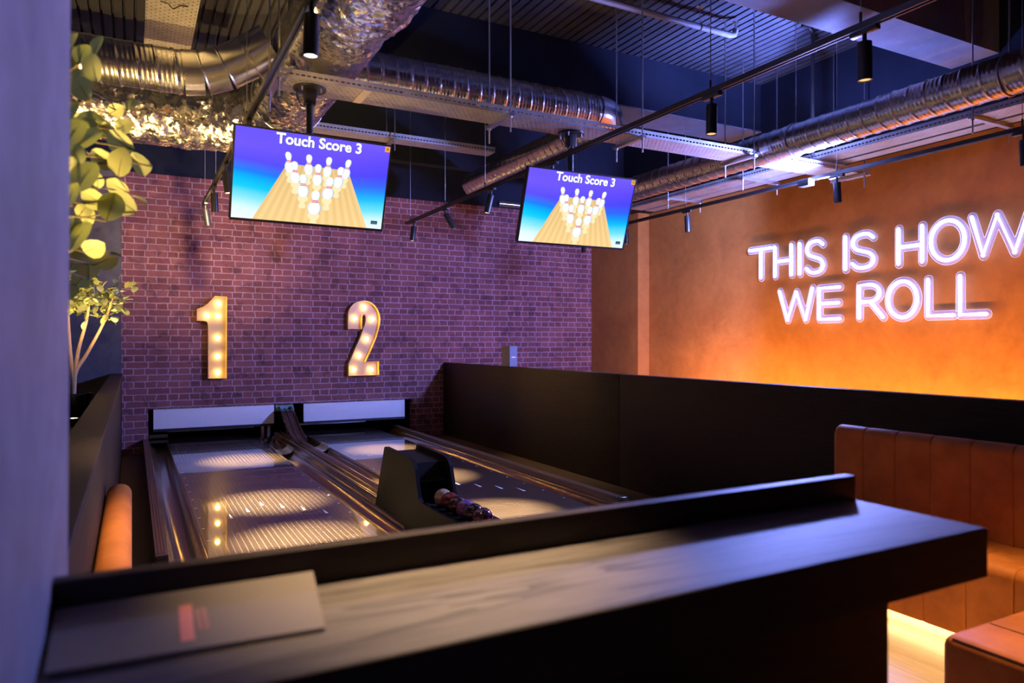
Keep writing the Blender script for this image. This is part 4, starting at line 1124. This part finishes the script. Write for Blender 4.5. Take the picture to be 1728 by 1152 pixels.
# near tree: its trunk stands behind the pillar, its sprays spill past it
def at(x, y, d):
    s, c = math.sin(R(YAW)), math.cos(R(YAW)); a = (x - 864) / FPX
    return EYE + Vector((s + a * c, c - a * s, (576 - y) / FPX)) * d
SPRAY = [  # leaf centre direction, depth, size, roll of the long axis in degrees, facing tilt
 (140, 92, 1.75, 38, 80, 0), (165, 80, 1.9, 38, 60, 0), (160, 116, 1.85, 46, 95, 0), (140, 150, 1.8, 44, 120, 0), (120, 75, 1.7, 40, 60, 0),
 (150, 205, 1.9, 44, 10, 0), (170, 215, 2.2, 30, 30, 1), (196, 186, 2.3, 30, 20, 1), (205, 190, 2.35, 20, 150, 0), (222, 178, 2.35, 24, 60, 0),
 (208, 213, 2.2, 30, 30, 1), (178, 224, 2.2, 30, 140, 0), (152, 235, 1.9, 50, 20, 0), (120, 190, 1.8, 42, 70, 0), (125, 225, 1.7, 50, 60, 0),
 (205, 240, 2.0, 50, 150, 1), (175, 268, 2.0, 44, 160, 1), (205, 275, 2.0, 48, 70, 1), (240, 275, 2.05, 48, 160, 1), (145, 300, 1.8, 56, 60, 0),
 (122, 330, 1.75, 44, 80, 0), (165, 305, 2.1, 26, 80, 1), (200, 315, 2.2, 38, 150, 1), (160, 335, 2.0, 44, 150, 1), (187, 350, 2.0, 50, 80, 1), (210, 342, 2.05, 48, 140, 1),
 (235, 337, 2.2, 28, 150, 2), (150, 365, 2.2, 32, 70, 1), (140, 355, 2.1, 30, 60, 1), (135, 400, 1.9, 56, 60, 0), (125, 385, 1.9, 40, 30, 0),
 (158, 418, 2.3, 42, 20, 1), (125, 440, 2.5, 38, 70, 1), (150, 452, 2.5, 40, 80, 1), (178, 438, 2.5, 40, 30, 1), (165, 440, 2.6, 26, 120, 1), (195, 432, 2.5, 20, 170, 2),
 (128, 262, 1.85, 40, 100, 0), (118, 280, 1.8, 38, 30, 1), (130, 130, 1.9, 30, 60, 0), (118, 110, 1.8, 30, 90, 0), (118, 410, 2.0, 30, 90, 1), (138, 470, 2.6, 36, 40, 1), (118, 490, 2.7, 36, 80, 1)]
def spray(br, lf):
    s, c = math.sin(R(YAW)), math.cos(R(YAW)); right = Vector((c, -s, 0)); back = Vector((-s, -c, 0)); up = Vector((0, 0, 1))
    for x, y, d, px, roll, face in SPRAY:
        L = px * d / FPX; ctr = at(x, y, d)
        ax = (right * math.cos(R(roll)) + up * math.sin(R(roll)) + back * rnd.uniform(-0.35, 0.35)).normalized()
        nr = [back * 0.9 + up * 0.35, back * 0.7 - up * 0.5, up * 0.9 + back * 0.15][face] + right * rnd.uniform(-0.3, 0.3)
        leaf(lf, ctr - ax * L / 2, ax, nr, L * 1.05, L * 0.86)
        st = ctr - ax * L * 0.5
        sn = (nr - ax * nr.dot(ax)).normalized()
        br.tube([st + ax * (L * t) + sn * (0.06 * L * math.sin(PI * t) * s_ - 0.0) for t in (0.0, 0.25, 0.5, 0.75)], [0.0016, 0.0014, 0.0011, 0.0006], 4) if (s_ := 1.0) else None
        root = Vector((-0.30 + rnd.uniform(-0.05, 0.05), 2.35 + rnd.uniform(-0.1, 0.1), st.z - rnd.uniform(0.02, 0.12)))
        br.tube([Vector(q) for q in catmull([st, st.lerp(root, 0.5) + Vector((0, 0, 0.03)), root], 4)], 0.0024, 5)
nx, ny = -0.40, 2.45
eucalyptus(Vector((nx, ny, 0)), 0.745, [
    [(nx, ny, 0.94), (nx, ny, 1.2), (nx + 0.03, ny, 1.5), (nx + 0.08, ny - 0.03, 1.9), (nx + 0.10, ny - 0.06, 2.3)],
    [(nx, ny, 0.94), (nx - 0.03, ny, 1.3), (nx - 0.10, ny, 1.6), (nx - 0.2, ny + 0.05, 2.0), (nx - 0.22, ny + 0.05, 2.35)]],
    (16, 6, 0.7), 0.066, 'near eucalyptus branches with large round leaves spilling past the left pillar', spray)

def uplight(loc, tgt, e, label, cone=66):
    p = thing('planter_uplight', label, 'uplight', loc)
    m = MB(); m.lathe([(0.028, 0.0), (0.036, 0.05), (0.036, 0.07), (0.030, 0.07), (0.030, 0.058), (0.001, 0.058)], loc, 20); m.build('housing', M['black'], p, 40)
    m = MB(); m.lathe([(0.001, 0.060), (0.029, 0.060), (0.029, 0.062), (0.020, 0.068), (0.001, 0.071)], loc, 20); m.build('lens', M['uplight'], p, 60)
    l = Vector(loc) + Vector((0, 0, 0.09)); lamp('uplight_beam', 'SPOT', l, e, (1.0, 0.62, 0.20), target=tgt, size=0.03, spot=cone, blend=0.8)
uplight((-0.40, 6.45, 0.76), (0.1, 7.0, 3.0), 330, 'small lit uplight in front of the far eucalyptus pot')
uplight((-0.30, 2.22, 0.741), (0.0, 2.34, 1.9), 420, 'assumed lit uplight in the planter under the near eucalyptus', 62)  # unseen lamp, assumed from the warm light on the lower leaves
uplight((-0.9, 4.6, 0.741), (0.0, 6.9, 3.4), 760, 'assumed lit uplight in the middle of the planter between the two trees', 84)  # assumed source of the warm light on the ducts, itself unseen
uplight((-0.9, 3.3, 0.741), (0.9, 4.4, 3.3), 620, 'added uplight in the planter brightening the foil wrapped duct', 46)  # unseen lamp added to brighten the foil wrap
